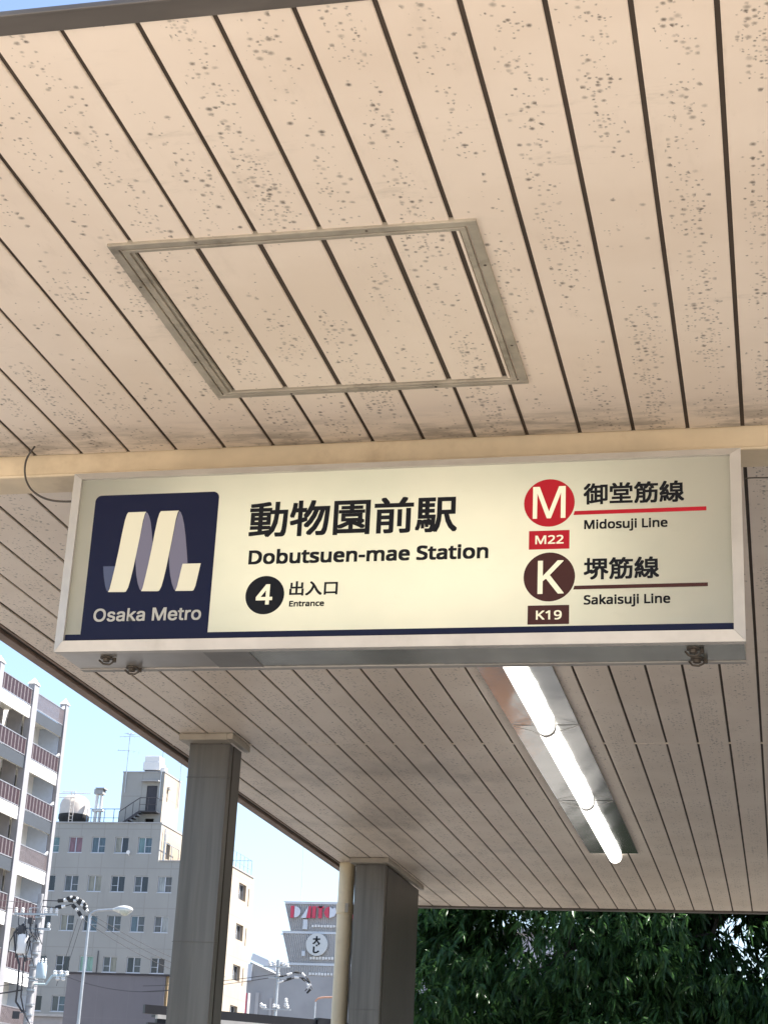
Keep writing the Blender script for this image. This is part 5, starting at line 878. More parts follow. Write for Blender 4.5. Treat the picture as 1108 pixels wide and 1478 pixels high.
# rooftop things
t = empty("roof_water_tank", (-46.15, 123, 26.53))
tag(t, "white box water tank on top of the stair tower", "tank")
put(MB().box(-46.85, -45.50, 122.35, 123.6, 26.72, 27.35).box(-46.78, -45.57, 122.42, 123.53, 27.351, 27.82), t, "tank_body", M['white'], bevel=.04)
put(MB().box(-46.7, -45.7, 122.5, 123.4, 26.53, 26.72), t, "tank_base", M['black_rubber'])
put(MB().box(-45.48, -45.1, 122.5, 123.0, 26.55, 26.95), t, "pump_box", M['white'])
t = empty("round_water_tank", (-52.45, 123.4, 22.3))
tag(t, "round white water tank with rust streaks on the office roof", "tank")
b = MB(); b.lathe((-52.45, 123.4, 0), [(1.14, 23.42), (1.14, 24.2), (1.02, 24.55), (.7, 24.85), (.3, 24.98), (.01, 25.0)], 28); put(b, t, "tank_body", M['rust'], smooth=True)
b = MB(); b.lathe((-52.45, 123.4, 0), [(1.05, 22.62), (1.10, 23.0), (1.17, 23.1), (1.17, 23.40)], 28); put(b, t, "tank_band", M['black_rubber'], smooth=True)
put(MB().box(-53.5, -51.4, 122.5, 124.3, 22.31, 22.45).box(-53.3, -52.9, 122.6, 124.1, 22.45, 22.62).box(-52.0, -51.6, 122.6, 124.1, 22.45, 22.62), t, "tank_base", M['coping'])
w = MB()
for x in (-52.0, -52.3, -53.9): w.tube((x, 122.1, 22.3), (x, 122.1, 25.0), .035)
for z in (24.55, 24.87): w.tube((-54.4, 122.1, z), (-52.0, 122.1, z), .035)
w.tube((-52.0, 122.1, 24.87), (-50.7, 122.1, 24.83), .03); w.tube((-53.0, 122.1, 25.0), (-51.95, 122.1, 25.0), .03)
for i in range(9): w.tube((-52.3, 122.1, 22.6+.27*i), (-52.0, 122.1, 22.6+.27*i), .02)
put(w, t, "pipe_frame", M['rust'])
t = empty("roof_vent", (-50.4, 123, 22.3))
tag(t, "twin vent pipes with a square cowl on the office roof", "vent")
w = MB(); w.tube((-50.55, 123, 22.3), (-50.55, 123, 25.0), .13, n=12); w.tube((-50.2, 123, 22.3), (-50.2, 123, 25.0), .11, n=12); w.box(-50.8, -49.95, 122.8, 123.2, 23.65, 23.8)
put(w, t, "pipes", M['white'])
put(MB().box(-50.72, -50.02, 122.7, 123.3, 24.95, 25.32).box(-50.6, -49.9, 122.6, 123.4, 25.33, 25.42), t, "cowl", M['coping'])
def antenna(label, x, y, z0, z1, arms):
    t = empty("roof_antenna", (x, y, z0)); tag(t, label, "antenna")
    put(MB().tube((x, y, z0), (x, y, z1), .035, n=6), t, "mast", M['galv'])
    if arms:
        w = MB()
        for dz, L_, a in arms:
            z = z1+dz; w.tube((x-L_*math.cos(a), y-L_*math.sin(a), z), (x+L_*math.cos(a), y+L_*math.sin(a), z+.12), .018)
            for i in range(5):
                s = (i/2-1)*L_; cx_, cy_ = x+s*math.cos(a), y+s*math.sin(a)
                w.tube((cx_+.3*math.sin(a), cy_-.3*math.cos(a), z), (cx_-.3*math.sin(a), cy_+.3*math.cos(a), z), .012)
        put(w, t, "antenna_arms", M['galv'])
antenna("tall television antenna mast at the left corner of the stair tower", -47.95, 121.9, 24.9, 29.45, [(-.3, .75, .3), (-1.4, .8, .5), (-.05, .35, 1.2)])
antenna("thin mast rising in front of the stair tower door side", -45.15, 121.9, 24.3, 29.3, [])
antenna("thin mast on the rear right corner of the stair tower", -44.8, 125.2, 24.4, 28.1, [(-.2, .25, .2)])

# ------------------------------------------------------------------ grey block in front of it
gb = empty("low_grey_building", (-36.6, 98, G0))
tag(gb, "plain grey windowless block standing in front of the office building", "building")
M['lav_grey'] = grid_material("lavender_grey_panels", (.175, .17, .19), (.2, .195, .21), 1.9, 2.4, -39.7, 9.0, .02)
put(MB().box(-39.70, -33.80, 95, 101, G0, 8.98), gb, "wall", M['lav_grey'])
put(MB().box(-39.78, -33.45, 94.92, 101.05, 8.985, 9.08), gb, "roof_edge", M['dark_iron'])
put(MB().box(-33.795, -33.66, 95.1, 101, G0, 8.98), gb, "corner_strip", mat("ochre_strip", (.35, .25, .13), .6))
put(MB().tube((-33.5, 95.0, G0), (-33.5, 95.0, 8.9), .09, n=10), gb, "drainpipe", M['cap'])
# pale low roofline left of it
gw = empty("low_white_building", (-45, 108, G0)); tag(gw, "low whitish building at the foot of the office block", "building")
put(MB().box(-50, -43.6, 106, 112, G0, 7.35), gw, "wall", M['white_tile']); put(MB().box(-50.2, -43.5, 105.8, 112.1, 7.352, 7.5), gw, "roof", M['coping'])

# ------------------------------------------------------------------ apartment block with balconies
apt = empty("apartment_building", (-45, 84, G0))
tag(apt, "white apartment block with maroon and pink slatted balcony railings", "building")
FX = -40.0
pils = [77.6, 82.15, 86.75, 91.22]
fl = [23.40 - 2.80*i for i in range(9)]
put(MB().box(-54, -41.62, 77.4, 91.0, G0, 22.4), apt, "wall", M['white'])
put(MB().box(-53.9, -41.7, 77.6, 90.9, 22.41, 22.55), apt, "roof", M['coping'])
for i, y in enumerate(pils):
    hw = (.30, .25, .32, .20)[i]
    put(MB().box(FX-.28, FX+.10, y-hw, y+hw, G0, 23.74), apt, "pilaster", M['white_tile'])
    put(MB().add([(FX-.33, y-hw-.06, 23.745), (FX+.15, y-hw-.06, 23.745), (FX+.15, y+hw+.06, 23.745), (FX-.33, y+hw+.06, 23.745), (FX-.09, y, 24.15)], [(0, 3, 2, 1), (0, 1, 4), (1, 2, 4), (2, 3, 4), (3, 0, 4)]), apt, "pilaster_cap", M['white'])
for bi in range(3):
    ya = pils[bi] + (.30, .25, .32)[bi] + .01; yb = pils[bi+1] - (.25, .32, .20)[bi] - .01
    for fi, zt in enumerate(fl):
        grey = (fi + bi) % 2 == 0
        zs = zt - .96
        b = MB(); b.box(FX-1.58, FX-.02, ya, yb, zs-.20, zs-.02); b.box(FX-.12, FX-.015, ya, yb, zs-.66, zs-.2005)
        b.cur = 1; b.box(FX-.014, FX+.012, ya+.005, yb-.005, zs-.67, zs-.01)
        put(b, apt, "balcony_slab", [M['under'], M['slab_grey'] if grey else M['white']])
        b = MB()
        b.box(FX-.03, FX+.03, ya, yb, zt-.05, zt); b.box(FX-.02, FX+.02, ya, yb, zs+.03, zs+.08)
        n = int((yb-ya)/.145); rr = random.Random(bi*31+fi*7)
        seq = []
        fine = (fi % 3 == 0 and bi == 2)
        for k in range(n): seq.append(1 if (fine and rr.random() < .8) or (not fine and k % 3 != 0) else 2)
        for k in range(n):
            y = ya + (k+.5)*(yb-ya)/n
            b.cur = seq[k] if not fine else (2 if k % 2 else 2)
            wd = .050 if not fine else .038
            if not fine and seq[k] == 1: b.cur = 1 if k % 3 == 1 else 2
            if not fine and seq[k] == 2: b.cur = 1
            b.box(FX-.012, FX+.012, y-wd, y+wd, zs+.08, zt-.05)
        put(b, apt, "railing", [M['rail_grey'], M['maroon'], M['pink']])
        if fi == 0: continue
        # what stands at the back of the balcony under the slab above
        zc = fl[fi-1] - .96 - .20
        if bi == 2:
            put(MB().box(FX-1.60, FX-1.56, ya, ya+2.0, zs, zc-.3), apt, "balcony_door", PM['g'])
            put(MB().box(FX-1.58, FX-.95, ya+2.05, ya+2.2, zs, zc), apt, "partition", M['white'])
            put(MB().box(FX-1.35, FX-1.30, ya+2.4, ya+3.0, zs, zc-.02), apt, "service_door", M['screen'])
            put(MB().box(FX-1.42, FX-1.36, ya+2.25, yb, zs, zc), apt, "end_wall", M['white'])
            put(MB().box(FX-1.55, FX-.13, yb-.05, yb-.01, zs, zc), apt, "end_screen", M['screen'])
            if fi % 2 == 0: put(MB().box(FX-1.3, FX-.7, ya+1.0, ya+1.9, zc-.05, zc-.002), apt, "laundry_pole", M['coping'])
        else:
            put(MB().box(FX-1.60, FX-1.56, ya, yb-.8, zs, zc-.25), apt, "balcony_door", PM['d'])
            put(MB().box(FX-1.2, FX-.4, yb-.12, yb-.02, zs, zc), apt, "partition", M['white_tile'])
            put(MB().box(FX-1.60, FX-1.5, yb-.8, yb-.13, zs, zc), apt, "end_wall", M['white_tile'])
    # small brackets at the far pilaster
for fi, zt in enumerate(fl):
    y = pils[3]
    b = MB(); b.prism([(y-.55, zt+.02), (y-.05, zt+.10), (y+.05, zt+.36), (y-.15, zt+.30)], (FX-.05, FX+.02), 'X')
    put(b, apt, "white_bracket", M['white'])

# ------------------------------------------------------------------ the tiered tower with the red letters
K = 300/170
tower = empty("tiered_tower", (-75, 305, G0))
tag(tower, "grey ribbed tower of flaring tiers with red and white rooftop letters", "building")
M['clad'] = mat("hazy_grey_cladding", (.60, .58, .565), .6, .0, var=.07, scale=.15)
M['clad_lt'] = mat("hazy_pale_cladding", (.62, .65, .69), .5, .1, var=.05, scale=.2)
M['clad_dk'] = mat("hazy_dark_cladding", (.42, .41, .405), .6, .0, var=.08, scale=.2)
tiers = [(41.78, 36.7, -85.7, -84.3, 0), (36.62, 31.25, -85.75, -84.25, .6), (31.2, 27.3, -87.0, -86.6, 1.0)]
for zt, zb_, xt, xb, dy in tiers:
    xr_t, xr_b = -64.5, -65.6
    y = 300 + dy*.0
    put(MB().prism([(xt, zt-.02), (xb, zb_), (xr_b, zb_), (xr_t, zt-.02)], (y, y+14)), tower, "tier", M['clad'])
    put(MB().prism([(xt-.15, zt-.02), (xt-.15, zt+.05), (xr_t, zt+.05), (xr_t, zt-.02)], (y-.35, y+14.2)).box(xt+.1, xr_t, y-.3, y-.01, zt-.35, zt-.021), tower, "tier_edge", M['clad_lt'])
    b = MB(); n = 52
    for k in range(n):
        f0 = (k+.2)/n; f1 = (k+.62)/n
        a0, a1 = xt+(xr_t-xt)*f0, xt+(xr_t-xt)*f1; c0, c1 = xb+(xr_b-xb)*f0, xb+(xr_b-xb)*f1
        b.prism([(a0, zt-.36), (c0, zb_), (c1, zb_), (a1, zt-.36)], (y-.22, y-.001))
    put(b, tower, "ribs", M['clad_dk'])
put(MB().box(-92.5, -60, 304, 320, G0, 27.2), tower, "wall", M['clad'])
b = MB()
for k in range(46): b.box(-92.3+.7*k, -92.3+.7*k+.28, 303.8, 303.999, 8, 27.1)
put(b, tower, "ribs", M['clad_dk'])
for z, n in ((37.4, 11), (31.9, 9), (29.2, 9), (26.6, 12)):
    b = MB(); rr = random.Random(int(z))
    for k in range(n):
        x = -80.4 + .55*k
        b.box(x, x+.38, 299.6, 299.75, z+rr.uniform(-.04, .04), z+.38+rr.uniform(0, .1))
    put(b, tower, "floodlights", M['white'])
for q in ((-82.0, -81.2, 37.0, 38.7), (-81.9, -81.3, 32.4, 33.3), (-85.9, -85.5, 36.0, 36.2), (-72.6, -70, 34.9, 35.05)):
    put(MB().box(q[0], q[1], 299.5, 299.77, q[2], q[3]), tower, "wall_panel", M['clad_lt'])
put(MB().tube((-83.0, 301, 41.7), (-83.15, 301, 51.8), .07, n=6), tower, "mast", M['clad_lt'])
M['sign_red'] = mat("faded_red_letters", (.60, .06, .11), .5, var=.03)
M['sign_pale'] = mat("pale_letter_fill", (.66, .68, .74), .5, var=.02)
# letters: metres right of the first letter, z from 38.9 to 41.0
lx, lz, lh = -84.35, 38.95, 2.05
def letter(polys_red, polys_pale, dx):
    f = lambda P_: [(lx+dx+a, lz+c*lh) for a, c in P_]
    r = MB()
    for P_ in polys_red: r.prism(f(P_), (299.30, 299.60))
    o = put(r, tower, "roof_letter", M['sign_red'])
    if polys_pale:
        w = MB()
        for P_ in polys_pale: w.prism(f(P_), (299.33, 299.60))
        o2 = put(w, tower, "letter_fill", M['sign_pale'], None); 
bowl = lambda x, w_, n=8: [(x, .98)] + [(x+w_*math.sin(math.pi*i/n), .5+.48*math.cos(math.pi*i/n)) for i in range(1, n)] + [(x, .02)]
thin = lambda x0, x1: [(x0, 0), (x1, 0), (x1, 1), (x0, 1)]
letter([thin(0, .62)], [bowl(.70, 1.1)], 0)                                         # D
letter([[(1.0, 0), (1.75, 0), (1.75, 1), (1.35, 1)]], [[(.0, .0), (.95, .0), (1.15, .55), (1.25, 1.0), (1.0, .8)]], 1.95)   # A
letter([thin(0, .62)], [], 3.95)                                                    # I
letter([thin(.12, .74), [(-.15, .86), (1.0, .86), (1.0, 1), (-.15, 1)]], [], 5.0)   # T
letter([[(.9, 0), (.35, .12), (.0, .5), (.35, .88), (.9, 1)]], [[(1.0, .98), (1.5, .80), (2.0, .92), (2.25, .5), (1.9, .18), (1.0, .02)]], 6.1)   # O
letter([thin(0, .62)], [bowl(.70, 1.0)], 8.65)
letter([thin(0, .62)], [bowl(.70, 1.0)], 10.8)
# the round sign
b = MB(); b.lathe((-79.2, 299.2, 34.4), [(1.95, .35), (1.95, 0)], 32, 'Y'); put(b, tower, "round_sign", mat("pale_round_sign", (.60, .61, .60), .5, var=.02))
def tower_word(s, x0, x1, z0, z1):
    polys = []
    for t_ in GLYPHS[s].split(';'):
        q = list(map(int, t_.split())); polys.append(list(zip(q[::2], q[1::2])))
    xs = [a for p_ in polys for a, _ in p_]; ys = [c for p_ in polys for _, c in p_]
    sx = (x1-x0)/(max(xs)-min(xs)); sz = (z1-z0)/(max(ys)-min(ys))
    o = flat([[(x0+(a-min(xs))*sx+75, z0+(c-min(ys))*sz-G0) for a, c in p_] for p_ in polys], "sign_character", M['black'], 299.14-305, tower, .07, .02)
tower_word("大", -79.85, -78.65, 34.5, 35.75)
tower_word("し", -79.75, -78.75, 32.95, 33.95)
put(MB().box(-79.3, -79.05, 299.1, 299.19, 34.1, 34.35).box(-78.95, -78.72, 299.1, 299.19, 34.3, 34.52), tower, "sign_dots", M['black'])

# grey slanted building and its red board
M['slant_wall'] = mat('slanted_wall_grey', (.34, .34, .345), .7, var=.08, scale=.2)
wd = empty("slanted_grey_building", (-80, 272, G0)); tag(wd, "grey building with a slanted roof edge left of the tiered tower", "building")
k = 1.8
put(MB().prism([(-45.6*k, 15.6*k), (-43.1*k, 14.6*k), (-30*k, 14.3*k), (-30*k, G0), (-46.2*k, G0), (-46.2*k, 14.5*k)], (270, 280)), wd, "wall", M['slant_wall'])
put(MB().prism([(-45.33*k, 16.33*k), (-43.18*k, 15.5*k), (-43.12*k, 14.8*k), (-45.5*k, 15.75*k)], (269.2, 270-.01)), wd, "slanted_screen", M['clad_lt'])
put(MB().box(-46.3*k, -45.4*k, 269.6, 269.99, 14.0*k, 15.4*k), wd, "pale_window", M['clad_lt'])
put(MB().box(-44.9*k, -44.6*k, 269.7, 269.99, 6*k, 13*k).box(-43.6*k, -43.4*k, 269.7, 269.99, 6*k, 12.6*k), wd, "joint", M['clad_dk'])
rb = empty("red_board", (-41.5*k, 245, G0)); 
put(MB().box(-76.2, -74.35, 244, 245, G0, 21.05), rb, "board", M['sign_red']); put(MB().box(-74.345, -74.2, 244, 245, G0, 21.1), rb, "board_edge", M['clad_dk'])
tag(rb, "upright red board beside the slanted grey building", "sign")
# ------------------------------------------------------------------ utility poles, lamps, wires
def S(x, z, Y=70.0, s=1.4): return (x*s, Y, z*s)
up = empty("utility_pole", (-30.78, 70, G0))
tag(up, "concrete utility pole with transformers in front of the apartment block", "utility pole")
b = MB(); b.tube((-30.78, 70, G0), (-30.86, 70, 9.9), .20, .12, 12); put(b, up, "pole", M['concrete_pole'], smooth=True)
b = MB()
for z in (8.9, 8.3, 7.9, 7.4, 6.9, 6.4, 5.9, 5.3, 4.9): b.lathe((-30.82, 70, z), [(.19, -.04), (.19, .04)], 12)
for i in range(14):
    z = 4.6+.36*i; b.tube((-30.82, 69.8, z), (-30.82+(-.34 if i % 2 else .34), 69.8, z), .018)
put(b, up, "bands_and_steps", M['galv'])
for q in ((-31.9, -29.95, 69.82, 69.92, 8.98, 9.06), (-31.5, -30.2, 69.82, 69.92, 8.38, 8.45), (-31.45, -30.8, 69.7, 69.8, 7.2, 7.28), (-30.8, -30.2, 69.7, 69.8, 6.25, 6.3)):
    put(MB().box(*q), up, "crossarm", M['galv'])
for x, z in ((-31.85, 9.1), (-31.55, 9.1), (-31.2, 9.1), (-30.5, 9.1), (-30.25, 9.1), (-30.0, 9.1), (-31.4, 8.5), (-30.3, 8.5)):
    b = MB(); b.lathe((x, 69.87, z), [(.04, -.04), (.085, .0), (.05, .04), (.085, .08), (.05, .12), (.07, .16), (.02, .2)], 10); put(b, up, "insulator", M['porcelain'], smooth=True)
def drum(x, y, z0, z1, r, m):
    b = MB(); b.lathe((x, y, 0), [(r*.9, z0), (r, z0+.05), (r, z1-.1), (r*.85, z1)], 18); o = put(b, up, "transformer", m, smooth=True)
    b = MB()
    for a in range(3): b.lathe((x-.15+.15*a, y, z1), [(.035, 0), (.055, .05), (.03, .1), (.05, .15), (.02, .2)], 8)
    put(b, up, "bushing", M['porcelain'], o, smooth=True)
drum(-31.32, 69.8, 7.35, 8.15, .27, M['white'])
M['pale_blue'] = mat("pale_blue_transformer_paint", (.42, .52, .58), .45, var=.04)
drum(-30.32, 69.7, 6.35, 6.98, .22, M['pale_blue'])
b = MB(); b.path([S(-22.0, 4.39), S(-21.55, 4.40), S(-21.38, 4.65), S(-20.9, 4.68)], .05)
put(b, up, "bracket_arm", M['pale_blue'])
for x, z in ((-21.3, 4.72), (-21.1, 4.72), (-20.92, 4.70), (-21.2, 4.56), (-21.02, 4.55)):
    b = MB(); X, Y_, Z = S(x, z); b.lathe((X, Y_, Z), [(.05, -.06), (.10, 0), (.06, .05), (.09, .1), (.02, .14)], 10); put(b, up, "insulator", M['porcelain'], smooth=True)
b = MB(); rr = random.Random(3)
for i in range(16):                       # drop leads and loops around the head of the pole
    x0 = -31.7+rr.random()*.9; z0 = 9.0-rr.random()*.9; x1 = x0+rr.uniform(-.3, .5); z1 = z0-rr.uniform(.4, 1.3)
    b.path([(x0, 69.75, z0), ((x0+x1)/2+rr.uniform(-.2, .2), 69.6, (z0+z1)/2-.12), (x1, 69.75, z1)], .022, 5)
b.path([(-31.4, 69.8, 8.6), (-31.75, 69.7, 8.2), (-31.6, 69.7, 7.5), (-31.35, 69.7, 6.9), (-31.3, 69.7, 6.0), (-31.35, 69.8, 5.4), (-31.0, 69.8, 5.0)], .045)
b.path([(-31.0, 69.8, 7.9), (-31.15, 69.7, 7.0), (-31.1, 69.7, 5.6), (-30.9, 69.8, 4.9)], .035)
b.box(-31.55, -31.3, 69.6, 69.75, 8.2, 8.5); b.box(-31.15, -30.95, 69.6, 69.75, 8.6, 8.85); b.box(-31.35, -31.1, 69.6, 69.75, 4.7, 5.0)
put(b, up, "service_cables", M['wire'])
# the thick spliced cables arching to the right of the pole head
sc = empty("spliced_cables", S(-21.5, 6.87)); tag(sc, "black spliced high-voltage cables with white sleeves arching right of the utility pole", "cable")
A_ = [S(-22.0, 6.88), S(-21.5, 6.87), S(-21.15, 6.90), S(-20.85, 6.88), S(-20.62, 6.72), S(-20.45, 6.56)]
B_ = [S(-22.0, 6.70), S(-21.55, 6.66), S(-21.2, 6.72), S(-21.0, 6.78), S(-20.78, 6.58), S(-20.6, 6.34)]
C_ = [S(-21.2, 6.93), S(-21.0, 7.0), S(-20.8, 6.93), S(-20.6, 6.82), S(-20.5, 6.68)]
b = MB()
for P_ in (A_, B_, C_): b.path(P_, .022, 5)
put(b, sc, "wire", M['wire'])
for P_, segs in ((A_, (1, 2, 3, 4)), (B_, (1, 3, 4)), (C_, (0, 1, 2, 3))):
    for i in segs:
        p0, p1 = Vector(P_[i]), Vector(P_[i+1])
        b = MB(); b.tube(p0.lerp(p1, .12), p0.lerp(p1, .62), .085, n=8); put(b, sc, "splice_sleeve", M['black_rubber'])
        b = MB(); b.tube(p0.lerp(p1, .66), p0.lerp(p1, .95), .075, .05, n=8); put(b, sc, "insulator", M['porcelain'])

def sag(p, q, d, n=14):
    p, q = Vector(p), Vector(q)
    return [p.lerp(q, i/n) - Vector((0, 0, d*4*(i/n)*(1-i/n))) for i in range(n+1)]
def wires(label, spans, r=.014, cat="wire"):
    for p, q, d in spans:
        c = Vector(p); b = MB(); b.path([v - c for v in sag(p, q, d)], r, 5)
        o = b.build("overhead_wire", M['wire'], loc=c); tag(o, label, cat, label if len(spans) > 1 else None)
wires("one of three thin wires running down right across the office facade", [(S(-20.45, 6.56), (-25.5, 80, 7.6), .25), (S(-20.5, 6.45), (-25.6, 80, 7.45), .3), (S(-20.6, 6.34), (-25.75, 80, 7.25), .35)])
wires("one of two thin wires dropping steeply from the spliced cables", [(S(-20.62, 6.3), (-29.4, 70, 6.45), .02), (S(-20.75, 6.35), (-29.7, 70, 6.1), .02)], .011)
wires("single wire sagging across the low grey building", [((-29.3, 70, 6.5), (-23.2, 68, 6.0), .35)], .013)
wires("thin wire crossing the balconies left of the utility pole", [((-36, 66, 9.6), (-30.8, 70, 9.5), .1), ((-36, 66, 9.35), (-30.8, 70, 9.2), .1), ((-36, 66, 5.2), (-31.1, 70, 6.2), .1)], .013)
wires("black cable falling to the lower right past the utility pole foot", [((-31.0, 69.9, 5.0), (-27.5, 66, 2.6), .1)], .03)
wires("thick black cable sagging left from the utility pole below the transformers", [((-36, 66, 5.6), (-31.2, 70, 5.9), .35)], .03)

# second pole far away
p2 = empty("utility_pole", (-25.85, 90, G0))
tag(p2, "slim distant utility pole with white insulators before the tiered tower", "utility pole")
b = MB(); b.tube((-25.85, 90, G0), (-25.85, 90, 9.5), .13, .09, 10); put(b, p2, "pole", M['galv'])
for q in ((-26.6, -25.2, 89.85, 89.95, 9.1, 9.17), (-26.3, -25.3, 89.85, 89.95, 8.55, 8.6), (-26.5, -25.0, 89.85, 89.95, 6.95, 7.0)): put(MB().box(*q), p2, "crossarm", M['galv'])
rr = random.Random(9)
for k in range(18):
    z = rr.choice((9.22, 9.22, 8.65, 7.05, 7.05, 7.3)); x = rr.uniform(-26.6, -25.1)
    b = MB(); b.lathe((x, 89.9, z+rr.uniform(-.05, .12)), [(.04, -.06), (.10, 0), (.05, .05), (.09, .1), (.02, .16)], 8); put(b, p2, "insulator", M['porcelain'])
b = MB()
Q = [(-25.8, 90, 8.6), (-25.3, 90, 8.75), (-24.9, 90, 8.9), (-24.5, 90, 8.85), (-24.2, 90, 8.6), (-24.0, 90, 8.3), (-24.3, 90, 7.95)]
b.path(Q, .03); b.path([(q[0]+.1, q[1], q[2]-.25) for q in Q[:-1]], .03)
put(b, p2, "looped_cable", M['wire'])
for i, q in enumerate(Q[:-1]):
    for dz in (0, -.25):
        a = Vector(q)+Vector((0, -.05, dz)); c = a.lerp(Vector(Q[i+1])+Vector((0, -.05, dz)), .6)
        b = MB(); b.tube(a, c, .07, .05, 6); put(b, p2, "splice_sleeve", M['porcelain'] if (i+(dz < 0)) % 2 else M['black_rubber'])
wires("one of two wires running left from the distant slim pole", [((-34.0, 92, 8.15), (-25.85, 90, 8.8), .12), ((-34.0, 92, 7.85), (-25.85, 90, 8.65), .1)], .016)

def street_lamp(label, x, y, zt, dx, head=True, m='galv'):
    t = empty("street_lamp", (x, y, G0)); tag(t, label, "street lamp")
    b = MB(); b.tube((x, y, G0), (x, y, zt), .075, .045, 12); put(b, t, "post", M['galv'], smooth=True)
    b = MB(); b.path([(x, y, zt-.01), (x+.06, y, zt+.09), (x+.16, y, zt+.16), (x+.32, y, zt+.205), (x+.55, y, zt+.225), (x+dx, y, zt+.25)], .045, 10); put(b, t, "arm", M[m], smooth=True)
    if head:
        hx = x+dx
        b = MB(); b.lathe((hx, y, zt+.25), [(.04, -.05), (.07, .05), (.13, .2), (.15, .38), (.135, .55), (.08, .68), (.01, .73)], 18, 'X'); put(b, t, "lamp_head", M['lamp_head'], smooth=True)
        b = MB(); b.lathe((hx+.42, y, zt+.20), [(.01, -.17), (.10, -.15), (.19, -.06), (.20, .0)], 18); put(b, t, "lamp_bowl", M['lamp_glass'], smooth=True)
M['orange_arm'] = mat("faded_orange_arm", (.55, .30, .20), .5)
street_lamp("street lamp on a tall grey post in front of the office building", -24.47, 60, 7.72, .92)
street_lamp("distant street lamp with a faded orange arm beside the cream downpipe", -23.72, 90, 7.44, 1.3, m='orange_arm')

# ------------------------------------------------------------------ the dark-edged shelter behind the near column
sh = empty("glass_shelter", (-4.8, 15.3, G0+.12))
tag(sh, "low shelter with a black roof edge behind the near steel column", "shelter")
M['black_frame'] = mat("black_frame_paint", (.012, .012, .015), .5, var=.15)
p0, p1 = Vector((-5.40, 14.72)), Vector((-3.60, 16.30))
d = (p1-p0).normalized(); nrm = Vector((-d.y, d.x))
def bar(t0, t1, w0, w1, z0, z1):
    a, b_ = p0+d*t0, p0+d*t1
    q = [a+nrm*w0, b_+nrm*w0, b_+nrm*w1, a+nrm*w1]
    return [(v.x, v.y) for v in q], (z0, z1)
L_ = (p1-p0).length
def addbar(name, m, *a, **k):
    b = MB(); poly, zz = bar(*a); b.prism(poly, zz, 'Z'); return put(b, sh, name, m, **k)
addbar("roof_edge", M['black_frame'], 0, L_, 0, .05, 1.075, 1.15)
addbar("gutter_strip", M['alu'], .12, L_-.7, -.006, .045, 1.040, 1.0745)
addbar("roof_edge", M['black_frame'], .12, L_, .0, .05, 1.005, 1.0395)
addbar("roof_sheet", M['black_frame'], .3, L_, .051, .6, 1.09, 1.13)
addbar("end_panel", M['black_frame'], .04, .30, 0, .05, G0+.12, 1.004)
addbar("post", M['black_frame'], L_-.2, L_-.12, 0, .05, G0+.12, 1.004)
addbar("joint_sleeve", M['black_frame'], L_-.72, L_-.55, -.015, .065, 1.03, 1.165)
b = MB(); b.lathe((-5.10, 15.03, .98), [(.01, -.05), (.06, -.035), (.075, 0), (.05, .035)], 16); put(b, sh, "round_lamp", M['white'], smooth=True)

# ------------------------------------------------------------------ building behind the tree
pb = empty("pale_building", (-6, 64, G0)); tag(pb, "pale lilac building showing through gaps low in the dark tree", "building")
M['lilac'] = grid_material("pale_lilac_wall", (.50, .48, .53), (.38, .36, .41), 2.2, 3.0, 0, 0, .03)
hw_ = [(-11.5+1.9*i, -10.5+1.9*i, z, z+1.3) for i in range(4) for z in (1.6, 4.6)]
put(holed_wall(-14.5, -4.8, G0, 7.4, 60, 60.3, hw_), pb, "wall", M['lilac'])
put(MB().box(-14.5, -4.8, 60.9, 68, G0, 7.3), pb, "core", M['dark_void']); put(MB().box(-14.6, -4.7, 59.8, 68.2, 7.41, 7.6), pb, "roof", M['coping'])
for h in hw_: window(pb, *h, 60.12, "gb")

# ------------------------------------------------------------------ trees
def leaf_material(name, a, b_, spec, trans):
    m, nt, b = nodes(name)
    p = pos(nt)
    c = mix(nt, ramp(nt, noise(nt, p, 9.0, 2), .35, .65), a, b_)
    c = mix(nt, math_(nt, 'MULTIPLY', ramp(nt, noise(nt, p, 38.0, 1), .55, .68), .7), c, tuple(k*1.9 for k in b_))
    nt.links.new(c, b.inputs["Base Color"]); b.inputs["Roughness"].default_value = .33; b.inputs["Specular IOR Level"].default_value = spec
    t = N(nt, "ShaderNodeBsdfTranslucent")
    c2 = mix(nt, .5, c, tuple(min(1, k*2.2) for k in b_)); nt.links.new(c2, t.inputs[0])
    mx = N(nt, "ShaderNodeMixShader", inp={0: trans}); nt.links.new(b.outputs[0], mx.inputs[1]); nt.links.new(t.outputs[0], mx.inputs[2])
    nt.links.new(mx.outputs[0], nt.nodes["Material Output"].inputs[0])
    return m
M['leaf'] = leaf_material("dark_leaf", (.021, .056, .019), (.046, .104, .030), .28, .42)
M['leaf2'] = leaf_material("yellow_green_leaf", (.07, .12, .03), (.14, .22, .05), .5, .4)
M['bark'] = mat("dark_bark", (.06, .05, .042), .9, var=.25, scale=8, bump=.5, bscale=30)

